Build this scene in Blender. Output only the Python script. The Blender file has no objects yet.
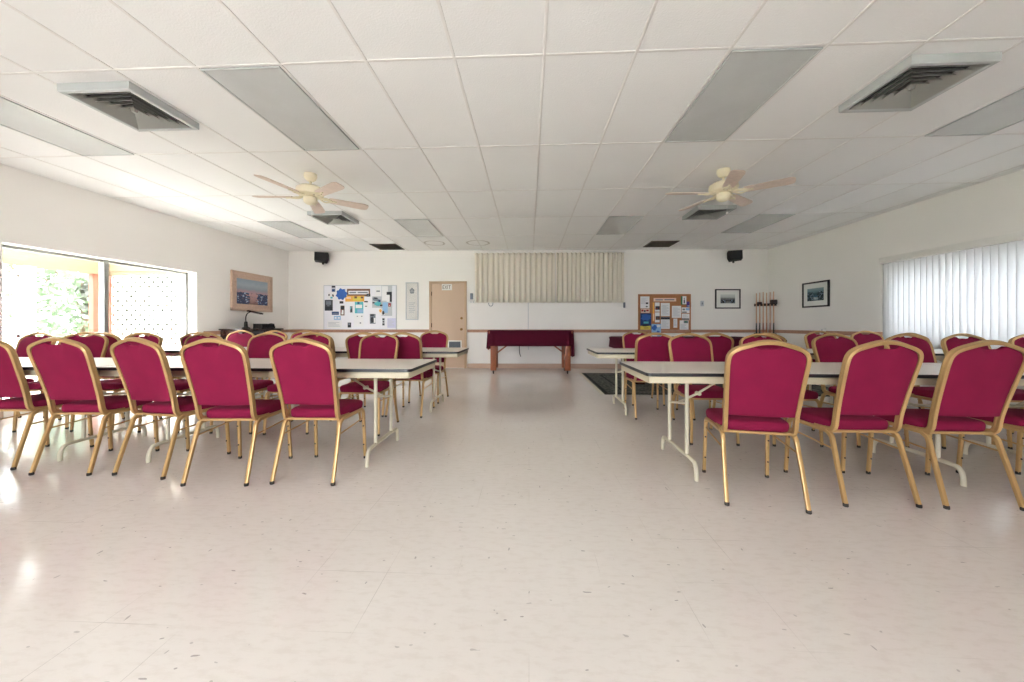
import bpy, bmesh, math, random
from mathutils import Vector, Matrix, Euler, noise
random.seed(11)
PI = math.pi
S = bpy.context.scene
C = S.collection

# ------------------------------------------------------------------ camera, world, light, exposure
CAMZ = 1.068
CEIL = 2.872
YAW = 0.0472
cam = bpy.data.cameras.new('camera'); cam.sensor_width = 36.0
cam.lens = 36.0 * 360.0 / 1024.0
cam.shift_y = -(341.0 - 324.5) / 1024.0
cam.clip_start = 0.02; cam.clip_end = 300
co = bpy.data.objects.new('camera', cam); C.objects.link(co)
co.location = (0, 0, CAMZ); co.rotation_euler = (PI / 2, 0, YAW)
S.camera = co

w = bpy.data.worlds.new('sky'); S.world = w; w.use_nodes = True
nt = w.node_tree; nt.nodes.clear()
wo = nt.nodes.new('ShaderNodeOutputWorld'); wb = nt.nodes.new('ShaderNodeBackground')
tc = nt.nodes.new('ShaderNodeTexCoord'); sx = nt.nodes.new('ShaderNodeSeparateXYZ')
rp = nt.nodes.new('ShaderNodeValToRGB')
rp.color_ramp.elements[0].position = 0.0; rp.color_ramp.elements[0].color = (0.89, 0.94, 1.0, 1)
rp.color_ramp.elements[1].position = 0.6; rp.color_ramp.elements[1].color = (0.86, 0.92, 1.0, 1)
nt.links.new(tc.outputs['Generated'], sx.inputs[0]); nt.links.new(sx.outputs['Z'], rp.inputs[0])
nt.links.new(rp.outputs[0], wb.inputs['Color']); wb.inputs['Strength'].default_value = 9.0
nt.links.new(wb.outputs[0], wo.inputs[0])

sun = bpy.data.lights.new('sun', 'SUN'); sun.energy = 9.0; sun.angle = 0.02; sun.color = (1.0, 0.98, 0.95)
so = bpy.data.objects.new('sun', sun); C.objects.link(so)
so.rotation_euler = Euler((math.radians(24), math.radians(14), 0))

BWA = math.atan(.0257)                       # the far wall is very slightly skewed
def portal(name, loc, rot, sx_, sy_):
    l = bpy.data.lights.new(name, 'AREA'); l.shape = 'RECTANGLE'; l.size = sx_; l.size_y = sy_
    l.cycles.is_portal = True
    o = bpy.data.objects.new(name, l); C.objects.link(o); o.location = loc; o.rotation_euler = rot
# window openings: left patio doors, right window behind the blind, glazing in the wall behind the camera
WL = (3.79, 6.17, 0.10, 2.0)
WR = (2.6, 5.98, 0.78, 2.0)
WN = [(-2.5, .0)]
NEAR_Y = -3.4
portal('left_window_light', (-6.25, (WL[0] + WL[1]) / 2, (WL[2] + WL[3]) / 2), (0, -PI / 2, 0), WL[3] - WL[2], WL[1] - WL[0])
portal('right_window_light', (6.0, (WR[0] + WR[1]) / 2, (WR[2] + WR[3]) / 2), (0, PI / 2, 0), WR[3] - WR[2], WR[1] - WR[0])
for a, b in WN:
    portal('rear_window_light', ((a + b) / 2, NEAR_Y - 0.24, 1.25), (PI / 2, 0, 0), b - a, 2.3)

S.view_settings.view_transform = 'Standard'; S.view_settings.look = 'None'
S.view_settings.gamma = 1.0; S.view_settings.use_curve_mapping = False
S.view_settings.exposure = 1.40
S.cycles.max_bounces = 14; S.cycles.diffuse_bounces = 8; S.cycles.glossy_bounces = 4
S.cycles.transmission_bounces = 6; S.cycles.transparent_max_bounces = 10
S.cycles.sample_clamp_indirect = 8.0
S.cycles.caustics_reflective = False; S.cycles.caustics_refractive = False

# ------------------------------------------------------------------ materials
def lin(c):
    return tuple(((v / 255) / 12.92 if v / 255 <= 0.04045 else ((v / 255 + 0.055) / 1.055) ** 2.4) for v in c)
MATS = {}
def mat(name, rgb, rough=0.6, metal=0.0, spec=0.5, var=0.0, vscale=6.0, bump=0.0, bscale=40.0, sheen=0.0, coat=0.0):
    m = bpy.data.materials.new(name); m.use_nodes = True; MATS[name] = m
    n = m.node_tree; b = n.nodes['Principled BSDF']
    c = lin(rgb)
    b.inputs['Base Color'].default_value = (*c, 1)
    b.inputs['Roughness'].default_value = rough; b.inputs['Metallic'].default_value = metal
    b.inputs['Specular IOR Level'].default_value = spec
    b.inputs['Sheen Weight'].default_value = sheen; b.inputs['Coat Weight'].default_value = coat
    if sheen: b.inputs['Sheen Roughness'].default_value = 0.4; b.inputs['Sheen Tint'].default_value = (*[min(1, v * 1.3 + .12) for v in c], 1)
    if var or bump:
        t = n.nodes.new('ShaderNodeTexCoord')
    if var:
        nz = n.nodes.new('ShaderNodeTexNoise'); nz.inputs['Scale'].default_value = vscale; nz.inputs['Detail'].default_value = 5
        r = n.nodes.new('ShaderNodeValToRGB')
        r.color_ramp.elements[0].position = .3; r.color_ramp.elements[1].position = .7
        r.color_ramp.elements[0].color = (*[v * (1 - var) for v in c], 1); r.color_ramp.elements[1].color = (*[min(1, v * (1 + var)) for v in c], 1)
        n.links.new(t.outputs['Object'], nz.inputs['Vector']); n.links.new(nz.outputs['Fac'], r.inputs[0]); n.links.new(r.outputs[0], b.inputs['Base Color'])
    if bump:
        bz = n.nodes.new('ShaderNodeTexNoise'); bz.inputs['Scale'].default_value = bscale; bz.inputs['Detail'].default_value = 4
        bp = n.nodes.new('ShaderNodeBump'); bp.inputs['Strength'].default_value = bump; bp.inputs['Distance'].default_value = .004
        n.links.new(t.outputs['Object'], bz.inputs['Vector']); n.links.new(bz.outputs['Fac'], bp.inputs['Height']); n.links.new(bp.outputs[0], b.inputs['Normal'])
    return m

M_wall = mat('wall_paint', (242, 239, 235), .75, var=.012, vscale=1.2, bump=.12, bscale=120)
M_rail = mat('rail_wood', (176, 132, 108), .5, var=.12, vscale=14)
M_base = mat('baseboard_vinyl', (188, 160, 142), .5)
M_tile = mat('ceiling_tile', (246, 246, 245), .9, var=.015, vscale=1.0, bump=.5, bscale=90)
def stains(m, spots):
    n = m.node_tree; b = n.nodes['Principled BSDF']; L = n.links.new; N = n.nodes.new
    src = b.inputs['Base Color'].links[0].from_socket; t = N('ShaderNodeTexCoord'); nz = N('ShaderNodeTexNoise'); nz.inputs['Scale'].default_value = 6; L(t.outputs['Object'], nz.inputs['Vector'])
    for x, y, r in spots:
        d = N('ShaderNodeVectorMath'); d.operation = 'DISTANCE'; L(t.outputs['Object'], d.inputs[0]); d.inputs[1].default_value = (x, y, 2.872 + .006)
        a = N('ShaderNodeMath'); a.operation = 'MULTIPLY_ADD'; a.inputs[1].default_value = .08; L(nz.outputs['Fac'], a.inputs[0]); L(d.outputs['Value'], a.inputs[2])
        e = N('ShaderNodeMath'); e.operation = 'SUBTRACT'; e.inputs[1].default_value = r + .04; L(a.outputs[0], e.inputs[0])
        f = N('ShaderNodeMath'); f.operation = 'ABSOLUTE'; L(e.outputs[0], f.inputs[0])
        g = N('ShaderNodeMapRange'); g.inputs[1].default_value = 0; g.inputs[2].default_value = .03; g.inputs[3].default_value = .6; g.inputs[4].default_value = 0; L(f.outputs[0], g.inputs[0])
        mx = N('ShaderNodeMixRGB'); L(g.outputs[0], mx.inputs[0]); L(src, mx.inputs[1]); mx.inputs[2].default_value = (*lin((150, 138, 122)), 1); src = mx.outputs[0]
    L(src, b.inputs['Base Color'])
stains(M_tile, [(-1.13, 7.95, .24), (-2.1, 7.93, .22)])
M_grid = mat('ceiling_grid_metal', (236, 234, 231), .5)
M_velvet = mat('crimson_velvet', (130, 22, 60), .85, var=.06, vscale=9, sheen=.15, spec=.2)
M_gold = mat('gold_frame', (192, 157, 106), .34, metal=.45, spec=.5)
M_golddark = mat('plug_black', (40, 34, 30), .6)
M_rubber = mat('rubber_foot', (45, 40, 38), .8)
M_lam = mat('table_laminate', (226, 220, 210), .3, var=.015, vscale=20)
M_edge = mat('table_black_edge', (34, 34, 38), .4)
M_apron = mat('table_beige_metal', (205, 195, 168), .45)
M_leg = mat('table_leg_metal', (206, 199, 178), .4)
M_maroon = mat('maroon_cloth', (80, 12, 36), .9, var=.06, vscale=5, spec=.2)
M_wood = mat('brown_wood', (150, 84, 52), .45, var=.22, vscale=12)
M_darkwood = mat('dark_wood', (52, 28, 24), .22, var=.2, vscale=10)
M_black = mat('black_plastic', (14, 14, 15), .6)
M_cream = mat('cream_enamel', (234, 224, 196), .35)
M_blade = mat('pale_wood_blade', (224, 206, 194), .5, var=.06, vscale=20)
M_cue = mat('cue_maple', (206, 158, 124), .4)
M_alu = mat('aluminium', (150, 150, 146), .35, metal=.6)
M_door = mat('door_tan', (206, 180, 156), .55, var=.02, vscale=4)
M_frame_tan = mat('door_frame_tan', (196, 168, 140), .5)
M_white = mat('white_plastic', (238, 236, 232), .45)
M_paper = mat('white_paper', (238, 238, 240), .8)
M_lightgrey = mat('light_grey_print', (196, 200, 206), .8)
M_ink = mat('ink_dark', (52, 54, 62), .8)
M_brass = mat('brass', (150, 116, 70), .35, metal=.8)
M_diff = mat('light_diffuser', (210, 213, 212), .22, var=.04, vscale=3, bump=.25, bscale=160)
M_ventl = mat('vent_louver', (164, 164, 158), .5)
M_ventb = mat('grille_brown', (92, 84, 74), .6)
M_ventm = mat('vent_metal', (186, 190, 189), .45)
M_ventd = mat('vent_dark', (48, 46, 42), .7)
M_rug = None
M_cork = mat('cork', (170, 116, 78), .9, var=.15, vscale=60)
M_corkframe = mat('cork_frame', (172, 112, 70), .5, var=.15, vscale=20)
M_board = mat('board_white', (238, 238, 245), .5)
M_blackframe = mat('black_frame', (34, 32, 36), .4)
M_matboard = mat('mat_board', (232, 232, 228), .8)
M_tanframe = mat('tan_picture_frame', (204, 176, 156), .5, var=.08, vscale=30)
M_lattice = mat('lattice_white', (214, 210, 202), .6)
M_orange = mat('orange_post', (122, 66, 44), .6)
M_porch = mat('porch_beige', (122, 104, 80), .7)
M_concrete = mat('concrete', (212, 210, 204), .9, var=.05, vscale=3)
M_leaf = mat('leaf_green', (126, 140, 116), .8, var=.3, vscale=2)
M_leafdark = mat('leaf_dark', (44, 46, 36), .8, var=.3, vscale=2)
M_bark = mat('bark', (104, 84, 66), .9, var=.2)
M_lawn = mat('lawn_green', (150, 164, 138), .9, var=.2, vscale=3)
def col(name, rgb): return mat(name, rgb, .75)
M_blue = col('print_blue', (58, 104, 184)); M_navy = col('print_navy', (30, 66, 120)); M_teal = col('print_teal', (96, 190, 200))
M_yellow = col('print_yellow', (226, 206, 90)); M_orangeprint = col('print_orange', (238, 178, 84)); M_red = col('print_red', (150, 40, 46))
M_sky = col('print_light_blue', (150, 190, 226)); M_purple = col('print_purple', (84, 62, 140)); M_green = col('print_green', (46, 116, 80))
M_grey = col('print_grey', (126, 134, 144)); M_lav = col('print_lavender', (206, 206, 232)); M_brownp = col('print_brown', (120, 84, 66))
M_pink = col('print_pink', (236, 206, 190)); M_darkgrey = col('print_dark_grey', (70, 74, 78))

def glass():
    m = bpy.data.materials.new('window_glass'); m.use_nodes = True; n = m.node_tree; n.nodes.clear()
    o = n.nodes.new('ShaderNodeOutputMaterial'); mx = n.nodes.new('ShaderNodeMixShader'); t = n.nodes.new('ShaderNodeBsdfTransparent'); g = n.nodes.new('ShaderNodeBsdfGlossy')
    g.inputs['Roughness'].default_value = .02; t.inputs['Color'].default_value = (.97, .97, .97, 1); mx.inputs[0].default_value = .07
    n.links.new(t.outputs[0], mx.inputs[1]); n.links.new(g.outputs[0], mx.inputs[2]); n.links.new(mx.outputs[0], o.inputs[0]); return m
M_glass = glass()
def blindmat():
    m = bpy.data.materials.new('blind_vinyl'); m.use_nodes = True; n = m.node_tree; n.nodes.clear()
    o = n.nodes.new('ShaderNodeOutputMaterial'); mx = n.nodes.new('ShaderNodeMixShader'); t = n.nodes.new('ShaderNodeBsdfTranslucent'); g = n.nodes.new('ShaderNodeBsdfDiffuse')
    g.inputs['Color'].default_value = (.84, .85, .86, 1); t.inputs['Color'].default_value = (.86, .88, .90, 1); mx.inputs[0].default_value = .18
    n.links.new(g.outputs[0], mx.inputs[1]); n.links.new(t.outputs[0], mx.inputs[2]); n.links.new(mx.outputs[0], o.inputs[0]); return m
M_blind = blindmat()
def curtainmat():
    m = bpy.data.materials.new('curtain_weave'); m.use_nodes = True; n = m.node_tree; n.nodes.clear()
    o = n.nodes.new('ShaderNodeOutputMaterial'); mx = n.nodes.new('ShaderNodeMixShader'); t = n.nodes.new('ShaderNodeBsdfTranslucent'); g = n.nodes.new('ShaderNodeBsdfDiffuse')
    g.inputs['Color'].default_value = (*lin((246, 240, 228)), 1); t.inputs['Color'].default_value = (.84, .80, .72, 1); mx.inputs[0].default_value = .20
    n.links.new(g.outputs[0], mx.inputs[1]); n.links.new(t.outputs[0], mx.inputs[2]); n.links.new(mx.outputs[0], o.inputs[0]); return m
M_curtain = curtainmat()

def roofmat():
    m = bpy.data.materials.new('translucent_roof_sheet'); m.use_nodes = True; n = m.node_tree; n.nodes.clear()
    o = n.nodes.new('ShaderNodeOutputMaterial'); mx = n.nodes.new('ShaderNodeMixShader'); t = n.nodes.new('ShaderNodeBsdfTranslucent'); g = n.nodes.new('ShaderNodeBsdfDiffuse')
    g.inputs['Color'].default_value = (.8, .8, .78, 1); t.inputs['Color'].default_value = (.95, .95, .93, 1); mx.inputs[0].default_value = .75
    n.links.new(g.outputs[0], mx.inputs[1]); n.links.new(t.outputs[0], mx.inputs[2]); n.links.new(mx.outputs[0], o.inputs[0]); return m
M_roofsheet = roofmat()

def floor_mat():
    m = bpy.data.materials.new('vinyl_floor'); m.use_nodes = True; n = m.node_tree; b = n.nodes['Principled BSDF']; L = n.links.new
    N = n.nodes.new
    t = N('ShaderNodeTexCoord')
    nz = N('ShaderNodeTexNoise'); nz.inputs['Scale'].default_value = .9; nz.inputs['Detail'].default_value = 6; L(t.outputs['Object'], nz.inputs['Vector'])
    r = N('ShaderNodeValToRGB'); L(nz.outputs['Fac'], r.inputs[0])
    r.color_ramp.elements[0].position = .3; r.color_ramp.elements[0].color = (*lin((224, 217, 211)), 1)
    r.color_ramp.elements[1].position = .7; r.color_ramp.elements[1].color = (*lin((231, 225, 219)), 1)
    # fine streaky marbling
    mp = N('ShaderNodeMapping'); mp.inputs['Scale'].default_value = (9, 26, 1); L(t.outputs['Object'], mp.inputs['Vector'])
    n2 = N('ShaderNodeTexNoise'); n2.inputs['Scale'].default_value = 1.6; n2.inputs['Detail'].default_value = 7; n2.inputs['Roughness'].default_value = .65; L(mp.outputs[0], n2.inputs['Vector'])
    r2 = N('ShaderNodeValToRGB'); L(n2.outputs['Fac'], r2.inputs[0]); r2.color_ramp.elements[0].position = .36; r2.color_ramp.elements[0].color = (.90, .88, .86, 1); r2.color_ramp.elements[1].position = .52; r2.color_ramp.elements[1].color = (1, 1, 1, 1)
    mu = N('ShaderNodeMixRGB'); mu.blend_type = 'MULTIPLY'; mu.inputs[0].default_value = .6; L(r.outputs[0], mu.inputs[1]); L(r2.outputs[0], mu.inputs[2])
    # tile seams every foot, only partly visible
    bk = N('ShaderNodeTexBrick'); bk.offset = 0; bk.inputs['Scale'].default_value = 1; bk.inputs['Brick Width'].default_value = .3048; bk.inputs['Row Height'].default_value = .3048
    bk.inputs['Mortar Size'].default_value = .0013; bk.inputs['Mortar Smooth'].default_value = .3; bk.inputs['Color1'].default_value = (0, 0, 0, 1); bk.inputs['Color2'].default_value = (0, 0, 0, 1); bk.inputs['Mortar'].default_value = (1, 1, 1, 1)
    L(t.outputs['Object'], bk.inputs['Vector'])
    n3 = N('ShaderNodeTexNoise'); n3.inputs['Scale'].default_value = 1.7; L(t.outputs['Object'], n3.inputs['Vector'])
    r3 = N('ShaderNodeValToRGB'); r3.color_ramp.elements[0].position = .50; r3.color_ramp.elements[1].position = .62; L(n3.outputs['Fac'], r3.inputs[0])
    sm = N('ShaderNodeMath'); sm.operation = 'MULTIPLY'; L(bk.outputs['Color'], sm.inputs[0]); L(r3.outputs[0], sm.inputs[1])
    sm2 = N('ShaderNodeMath'); sm2.operation = 'MULTIPLY'; sm2.inputs[1].default_value = .35; L(sm.outputs[0], sm2.inputs[0])
    mx = N('ShaderNodeMixRGB'); L(sm2.outputs[0], mx.inputs[0]); L(mu.outputs[0], mx.inputs[1]); mx.inputs[2].default_value = (*lin((120, 106, 96)), 1)
    # sparse dark scuffs, short dashes
    prev = mx.outputs[0]
    for sc, dx, dy, th, a in ((11.0, 1.0, 3.4, .07, .55), (9.0, 2.6, 1.0, .06, .45), (14.0, 1.3, 2.4, .08, .35)):
        mp2 = N('ShaderNodeMapping'); mp2.inputs['Scale'].default_value = (dx, dy, 1); mp2.inputs['Rotation'].default_value = (0, 0, .5 * dx); L(t.outputs['Object'], mp2.inputs['Vector'])
        wn = N('ShaderNodeTexNoise'); wn.inputs['Scale'].default_value = 14; L(t.outputs['Object'], wn.inputs['Vector'])
        ad = N('ShaderNodeMixRGB'); ad.blend_type = 'ADD'; ad.inputs[0].default_value = .10; L(mp2.outputs[0], ad.inputs[1]); L(wn.outputs['Color'], ad.inputs[2])
        v = N('ShaderNodeTexVoronoi'); v.inputs['Scale'].default_value = sc * .62; L(ad.outputs[0], v.inputs['Vector'])
        ls = N('ShaderNodeMath'); ls.operation = 'LESS_THAN'; ls.inputs[1].default_value = th; L(v.outputs['Distance'], ls.inputs[0])
        sp = N('ShaderNodeSeparateColor'); L(v.outputs['Color'], sp.inputs[0])
        gt = N('ShaderNodeMath'); gt.operation = 'GREATER_THAN'; gt.inputs[1].default_value = .45; L(sp.outputs[0], gt.inputs[0])
        m1 = N('ShaderNodeMath'); m1.operation = 'MULTIPLY'; L(ls.outputs[0], m1.inputs[0]); L(gt.outputs[0], m1.inputs[1])
        m2 = N('ShaderNodeMath'); m2.operation = 'MULTIPLY'; m2.inputs[1].default_value = a; L(m1.outputs[0], m2.inputs[0])
        mm = N('ShaderNodeMixRGB'); L(m2.outputs[0], mm.inputs[0]); L(prev, mm.inputs[1]); mm.inputs[2].default_value = (*lin((112, 104, 100)), 1); prev = mm.outputs[0]
    L(prev, b.inputs['Base Color'])
    n4 = N('ShaderNodeTexNoise'); n4.inputs['Scale'].default_value = 2.2; n4.inputs['Detail'].default_value = 5; L(t.outputs['Object'], n4.inputs['Vector'])
    mr = N('ShaderNodeMapRange'); mr.inputs[3].default_value = .07; mr.inputs[4].default_value = .22; L(n4.outputs['Fac'], mr.inputs[0]); L(mr.outputs[0], b.inputs['Roughness'])
    b.inputs['Specular IOR Level'].default_value = .5
    n5 = N('ShaderNodeTexNoise'); n5.inputs['Scale'].default_value = 7; n5.inputs['Detail'].default_value = 2; L(t.outputs['Object'], n5.inputs['Vector'])
    bp = N('ShaderNodeBump'); bp.inputs['Strength'].default_value = .06; bp.inputs['Distance'].default_value = .01; L(n5.outputs['Fac'], bp.inputs['Height']); L(bp.outputs[0], b.inputs['Normal'])
    return m
M_floor = floor_mat()

def rug_mat():
    m = mat('rug_weave', (74, 76, 70), .95, bump=.6, bscale=200); n = m.node_tree; b = n.nodes['Principled BSDF']; L = n.links.new
    t = n.nodes.new('ShaderNodeTexCoord'); nz = n.nodes.new('ShaderNodeTexNoise'); nz.inputs['Scale'].default_value = 22; nz.inputs['Detail'].default_value = 3
    r = n.nodes.new('ShaderNodeValToRGB'); r.color_ramp.elements[0].position = .38; r.color_ramp.elements[0].color = (*lin((62, 66, 60)), 1); r.color_ramp.elements[1].position = .65; r.color_ramp.elements[1].color = (*lin((112, 112, 102)), 1)
    L(t.outputs['Object'], nz.inputs['Vector']); L(nz.outputs['Fac'], r.inputs[0]); L(r.outputs[0], b.inputs['Base Color']); return m
M_rug = rug_mat()
M_rugborder = mat('rug_border', (46, 48, 46), .95, bump=.6, bscale=200)
M_fringe = mat('rug_fringe', (196, 188, 172), .95)

def painting_mat(name, stops, sc=9, blot=(44, 56, 96), blot_lo=.0, blot_hi=.5):
    # local z of the canvas runs -0.5..0.5 ; landscape bands + flower blotches in the lower half
    m = bpy.data.materials.new(name); m.use_nodes = True; n = m.node_tree; b = n.nodes['Principled BSDF']; L = n.links.new; N = n.nodes.new
    t = N('ShaderNodeTexCoord'); s = N('ShaderNodeSeparateXYZ'); L(t.outputs['Generated'], s.inputs[0])
    nz = N('ShaderNodeTexNoise'); nz.inputs['Scale'].default_value = sc; nz.inputs['Detail'].default_value = 6; L(t.outputs['Generated'], nz.inputs['Vector'])
    ad = N('ShaderNodeMath'); ad.operation = 'MULTIPLY_ADD'; ad.inputs[1].default_value = .22; L(nz.outputs['Fac'], ad.inputs[0]); L(s.outputs['Z'], ad.inputs[2])
    sb = N('ShaderNodeMath'); sb.operation = 'SUBTRACT'; sb.inputs[1].default_value = .11; L(ad.outputs[0], sb.inputs[0])
    r = N('ShaderNodeValToRGB'); L(sb.outputs[0], r.inputs[0])
    els = r.color_ramp.elements
    while len(els) < len(stops): els.new(.5)
    for e, (p, c) in zip(els, stops): e.position = p; e.color = (*lin(c), 1)
    v = N('ShaderNodeTexVoronoi'); v.inputs['Scale'].default_value = 24; L(t.outputs['Generated'], v.inputs['Vector'])
    cx = N('ShaderNodeMath'); cx.operation = 'SUBTRACT'; cx.inputs[1].default_value = .5; L(s.outputs['X'], cx.inputs[0])
    ab = N('ShaderNodeMath'); ab.operation = 'ABSOLUTE'; L(cx.outputs[0], ab.inputs[0])
    wz = N('ShaderNodeTexNoise'); wz.inputs['Scale'].default_value = 12; L(t.outputs['Generated'], wz.inputs['Vector'])
    wa = N('ShaderNodeMath'); wa.operation = 'MULTIPLY_ADD'; wa.inputs[1].default_value = .55; L(wz.outputs['Fac'], wa.inputs[0]); L(ab.outputs[0], wa.inputs[2])
    g1 = N('ShaderNodeMath'); g1.operation = 'GREATER_THAN'; g1.inputs[1].default_value = .41; L(wa.outputs[0], g1.inputs[0])
    g2 = N('ShaderNodeMath'); g2.operation = 'LESS_THAN'; g2.inputs[1].default_value = blot_hi; L(sb.outputs[0], g2.inputs[0])
    g3 = N('ShaderNodeMath'); g3.operation = 'GREATER_THAN'; g3.inputs[1].default_value = .22; L(v.outputs['Distance'], g3.inputs[0])
    a = N('ShaderNodeMath'); a.operation = 'MULTIPLY'; L(g1.outputs[0], a.inputs[0]); L(g2.outputs[0], a.inputs[1])
    a2 = N('ShaderNodeMath'); a2.operation = 'MULTIPLY'; L(a.outputs[0], a2.inputs[0]); L(g3.outputs[0], a2.inputs[1])
    vr = N('ShaderNodeValToRGB'); vr.color_ramp.interpolation = 'CONSTANT'; sc_ = N('ShaderNodeSeparateColor'); L(v.outputs['Color'], sc_.inputs[0]); L(sc_.outputs[0], vr.inputs[0])
    vr.color_ramp.elements[0].color = (*lin(blot), 1); vr.color_ramp.elements[1].position = .82; vr.color_ramp.elements[1].color = (*lin((166, 186, 214)), 1)
    mx = N('ShaderNodeMixRGB'); L(a2.outputs[0], mx.inputs[0]); L(r.outputs[0], mx.inputs[1]); L(vr.outputs[0], mx.inputs[2])
    L(mx.outputs[0], b.inputs['Base Color']); b.inputs['Roughness'].default_value = .6; return m

# ------------------------------------------------------------------ mesh kit
def cr(pts, n=6, closed=False):
    """Catmull-Rom through the points."""
    P = [Vector(p) for p in pts]; out = []; k = len(P)
    rng = range(k) if closed else range(k - 1)
    for i in rng:
        if closed: p0, p1, p2, p3 = P[i - 1], P[i], P[(i + 1) % k], P[(i + 2) % k]
        else: p0, p1, p2, p3 = P[max(i - 1, 0)], P[i], P[i + 1], P[min(i + 2, k - 1)]
        for j in range(n):
            t = j / n
            out.append(.5 * ((2 * p1) + (p2 - p0) * t + (2 * p0 - 5 * p1 + 4 * p2 - p3) * t * t + (3 * p1 - p0 - 3 * p2 + p3) * t ** 3))
    if not closed: out.append(P[-1])
    return out
def circ(r, n=10): return [(r * math.cos(2 * PI * i / n), r * math.sin(2 * PI * i / n)) for i in range(n)]
def rrect(w_, h_, r, n=3):
    o = []
    for cx_, cy_, a0 in ((w_ / 2 - r, h_ / 2 - r, 0), (-w_ / 2 + r, h_ / 2 - r, PI / 2), (-w_ / 2 + r, -h_ / 2 + r, PI), (w_ / 2 - r, -h_ / 2 + r, 1.5 * PI)):
        for i in range(n): 
            a = a0 + PI / 2 * i / (n - 1); o.append((cx_ + r * math.cos(a), cy_ + r * math.sin(a)))
    return o

class MB:
    def __init__(s): s.bm = bmesh.new()
    def _tag(s, n0, mi):
        s.bm.faces.ensure_lookup_table()
        for f in s.bm.faces[n0:]: f.material_index = mi
    def box(s, lo, hi, mi=0, bev=0.0, M=None):
        t = bmesh.new(); bmesh.ops.create_cube(t, size=1)
        for v in t.verts: v.co = Vector([lo[k] + (hi[k] - lo[k]) * (v.co[k] + .5) for k in range(3)])
        if bev: bmesh.ops.bevel(t, geom=list(t.edges), offset=bev, segments=2, profile=.5, affect='EDGES')
        return s._merge(t, mi, M)
    def _merge(s, t, mi, M=None):
        t.verts.index_update()
        vs = [s.bm.verts.new((M @ v.co) if M else v.co) for v in t.verts]
        for f in t.faces:
            try: g = s.bm.faces.new([vs[v.index] for v in f.verts]); g.material_index = mi
            except ValueError: pass
        t.free(); return s
    def loft(s, rings, mi=0, cap=True, closed_ring=True):
        R = [[s.bm.verts.new(p) for p in r] for r in rings]
        n = len(R[0])
        for a, b in zip(R, R[1:]):
            for i in range(n if closed_ring else n - 1):
                j = (i + 1) % n
                f = s.bm.faces.new((a[i], a[j], b[j], b[i])); f.material_index = mi
        if cap:
            f = s.bm.faces.new(list(reversed(R[0]))); f.material_index = mi
            f = s.bm.faces.new(R[-1]); f.material_index = mi
        return s
    def sweep(s, path, prof, n0, mi=0, scale=None, closed=False):
        P = [Vector(p) for p in path]; k = len(P); nrm = Vector(n0); rings = []
        for i, p in enumerate(P):
            if closed: t = (P[(i + 1) % k] - P[i - 1]).normalized()
            else: t = (P[min(i + 1, k - 1)] - P[max(i - 1, 0)]).normalized()
            nrm = (nrm - t * nrm.dot(t)).normalized(); bn = t.cross(nrm)
            sc = scale(i / (k - 1)) if scale else 1
            rings.append([p + nrm * (a * sc) + bn * (b * sc) for a, b in prof])
        if closed: rings.append(rings[0])
        return s.loft(rings, mi, cap=not closed)
    def tube(s, path, r, n=10, mi=0, scale=None):
        P = [Vector(p) for p in path]; t = (P[1] - P[0]).normalized()
        n0 = Vector((0, 0, 1)) if abs(t.z) < .9 else Vector((1, 0, 0))
        return s.sweep(P, circ(r, n), n0, mi, scale)
    def cyl(s, a, b, r, r2=None, n=16, mi=0):
        r2 = r if r2 is None else r2
        return s.tube([a, b], r, n, mi, scale=lambda t: 1 + (r2 / r - 1) * t)
    def lathe(s, prof, mi=0, n=28, c=(0, 0, 0), M=None):
        rings = []
        for r, z in prof: rings.append([Vector((c[0] + max(r, 1e-4) * math.cos(2 * PI * i / n), c[1] + max(r, 1e-4) * math.sin(2 * PI * i / n), c[2] + z)) for i in range(n)])
        if M: rings = [[M @ v for v in r] for r in rings]
        return s.loft(rings, mi)
    def prism(s, poly, y0, y1, mi=0, M=None):
        """poly in x,z ; extruded along y"""
        a = [Vector((x, y0, z)) for x, z in poly]; b = [Vector((x, y1, z)) for x, z in poly]
        if M: a = [M @ v for v in a]; b = [M @ v for v in b]
        return s.loft([a, b], mi)
    def grid(s, f, nu, nv, mi=0):
        V = [[s.bm.verts.new(f(i / nu, j / nv)) for j in range(nv + 1)] for i in range(nu + 1)]
        for i in range(nu):
            for j in range(nv):
                q = s.bm.faces.new((V[i][j], V[i + 1][j], V[i + 1][j + 1], V[i][j + 1])); q.material_index = mi
        return s
    def build(s, name, mats, parent=None, ang=38, solid=0):
        bm = s.bm
        bmesh.ops.recalc_face_normals(bm, faces=list(bm.faces))
        for f in bm.faces: f.smooth = True
        for e in bm.edges:
            if len(e.link_faces) == 2 and e.calc_face_angle(0) > math.radians(ang): e.smooth = False
        me = bpy.data.meshes.new(name); bm.to_mesh(me); bm.free()
        for m in (mats if isinstance(mats, (list, tuple)) else [mats]): me.materials.append(m)
        o = bpy.data.objects.new(name, me); C.objects.link(o)
        if parent: o.parent = parent
        if solid: md = o.modifiers.new('solid', 'SOLIDIFY'); md.thickness = solid; md.offset = 0
        return o
def tag(o, label, cat, group=None):
    o['label'] = label; o['category'] = cat
    if group: o['group'] = group
    return o
def thing(name, label, cat, loc=(0, 0, 0), rz=0, group=None):
    o = bpy.data.objects.new(name, None); C.objects.link(o); o.location = loc; o.rotation_euler = (0, 0, rz)
    o.empty_display_size = .1
    return tag(o, label, cat, group)
def struct(o): o['kind'] = 'structure'; return o
def dup(root, loc, rz, label, group):
    r = root.copy(); C.objects.link(r); r.location = loc; r.rotation_euler = (0, 0, rz)
    r['label'] = label
    if group: r['group'] = group
    for ch in list(root.children):
        c = ch.copy(); C.objects.link(c); c.parent = r
        for g in list(ch.children):
            d = g.copy(); C.objects.link(d); d.parent = c
    return r

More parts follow.
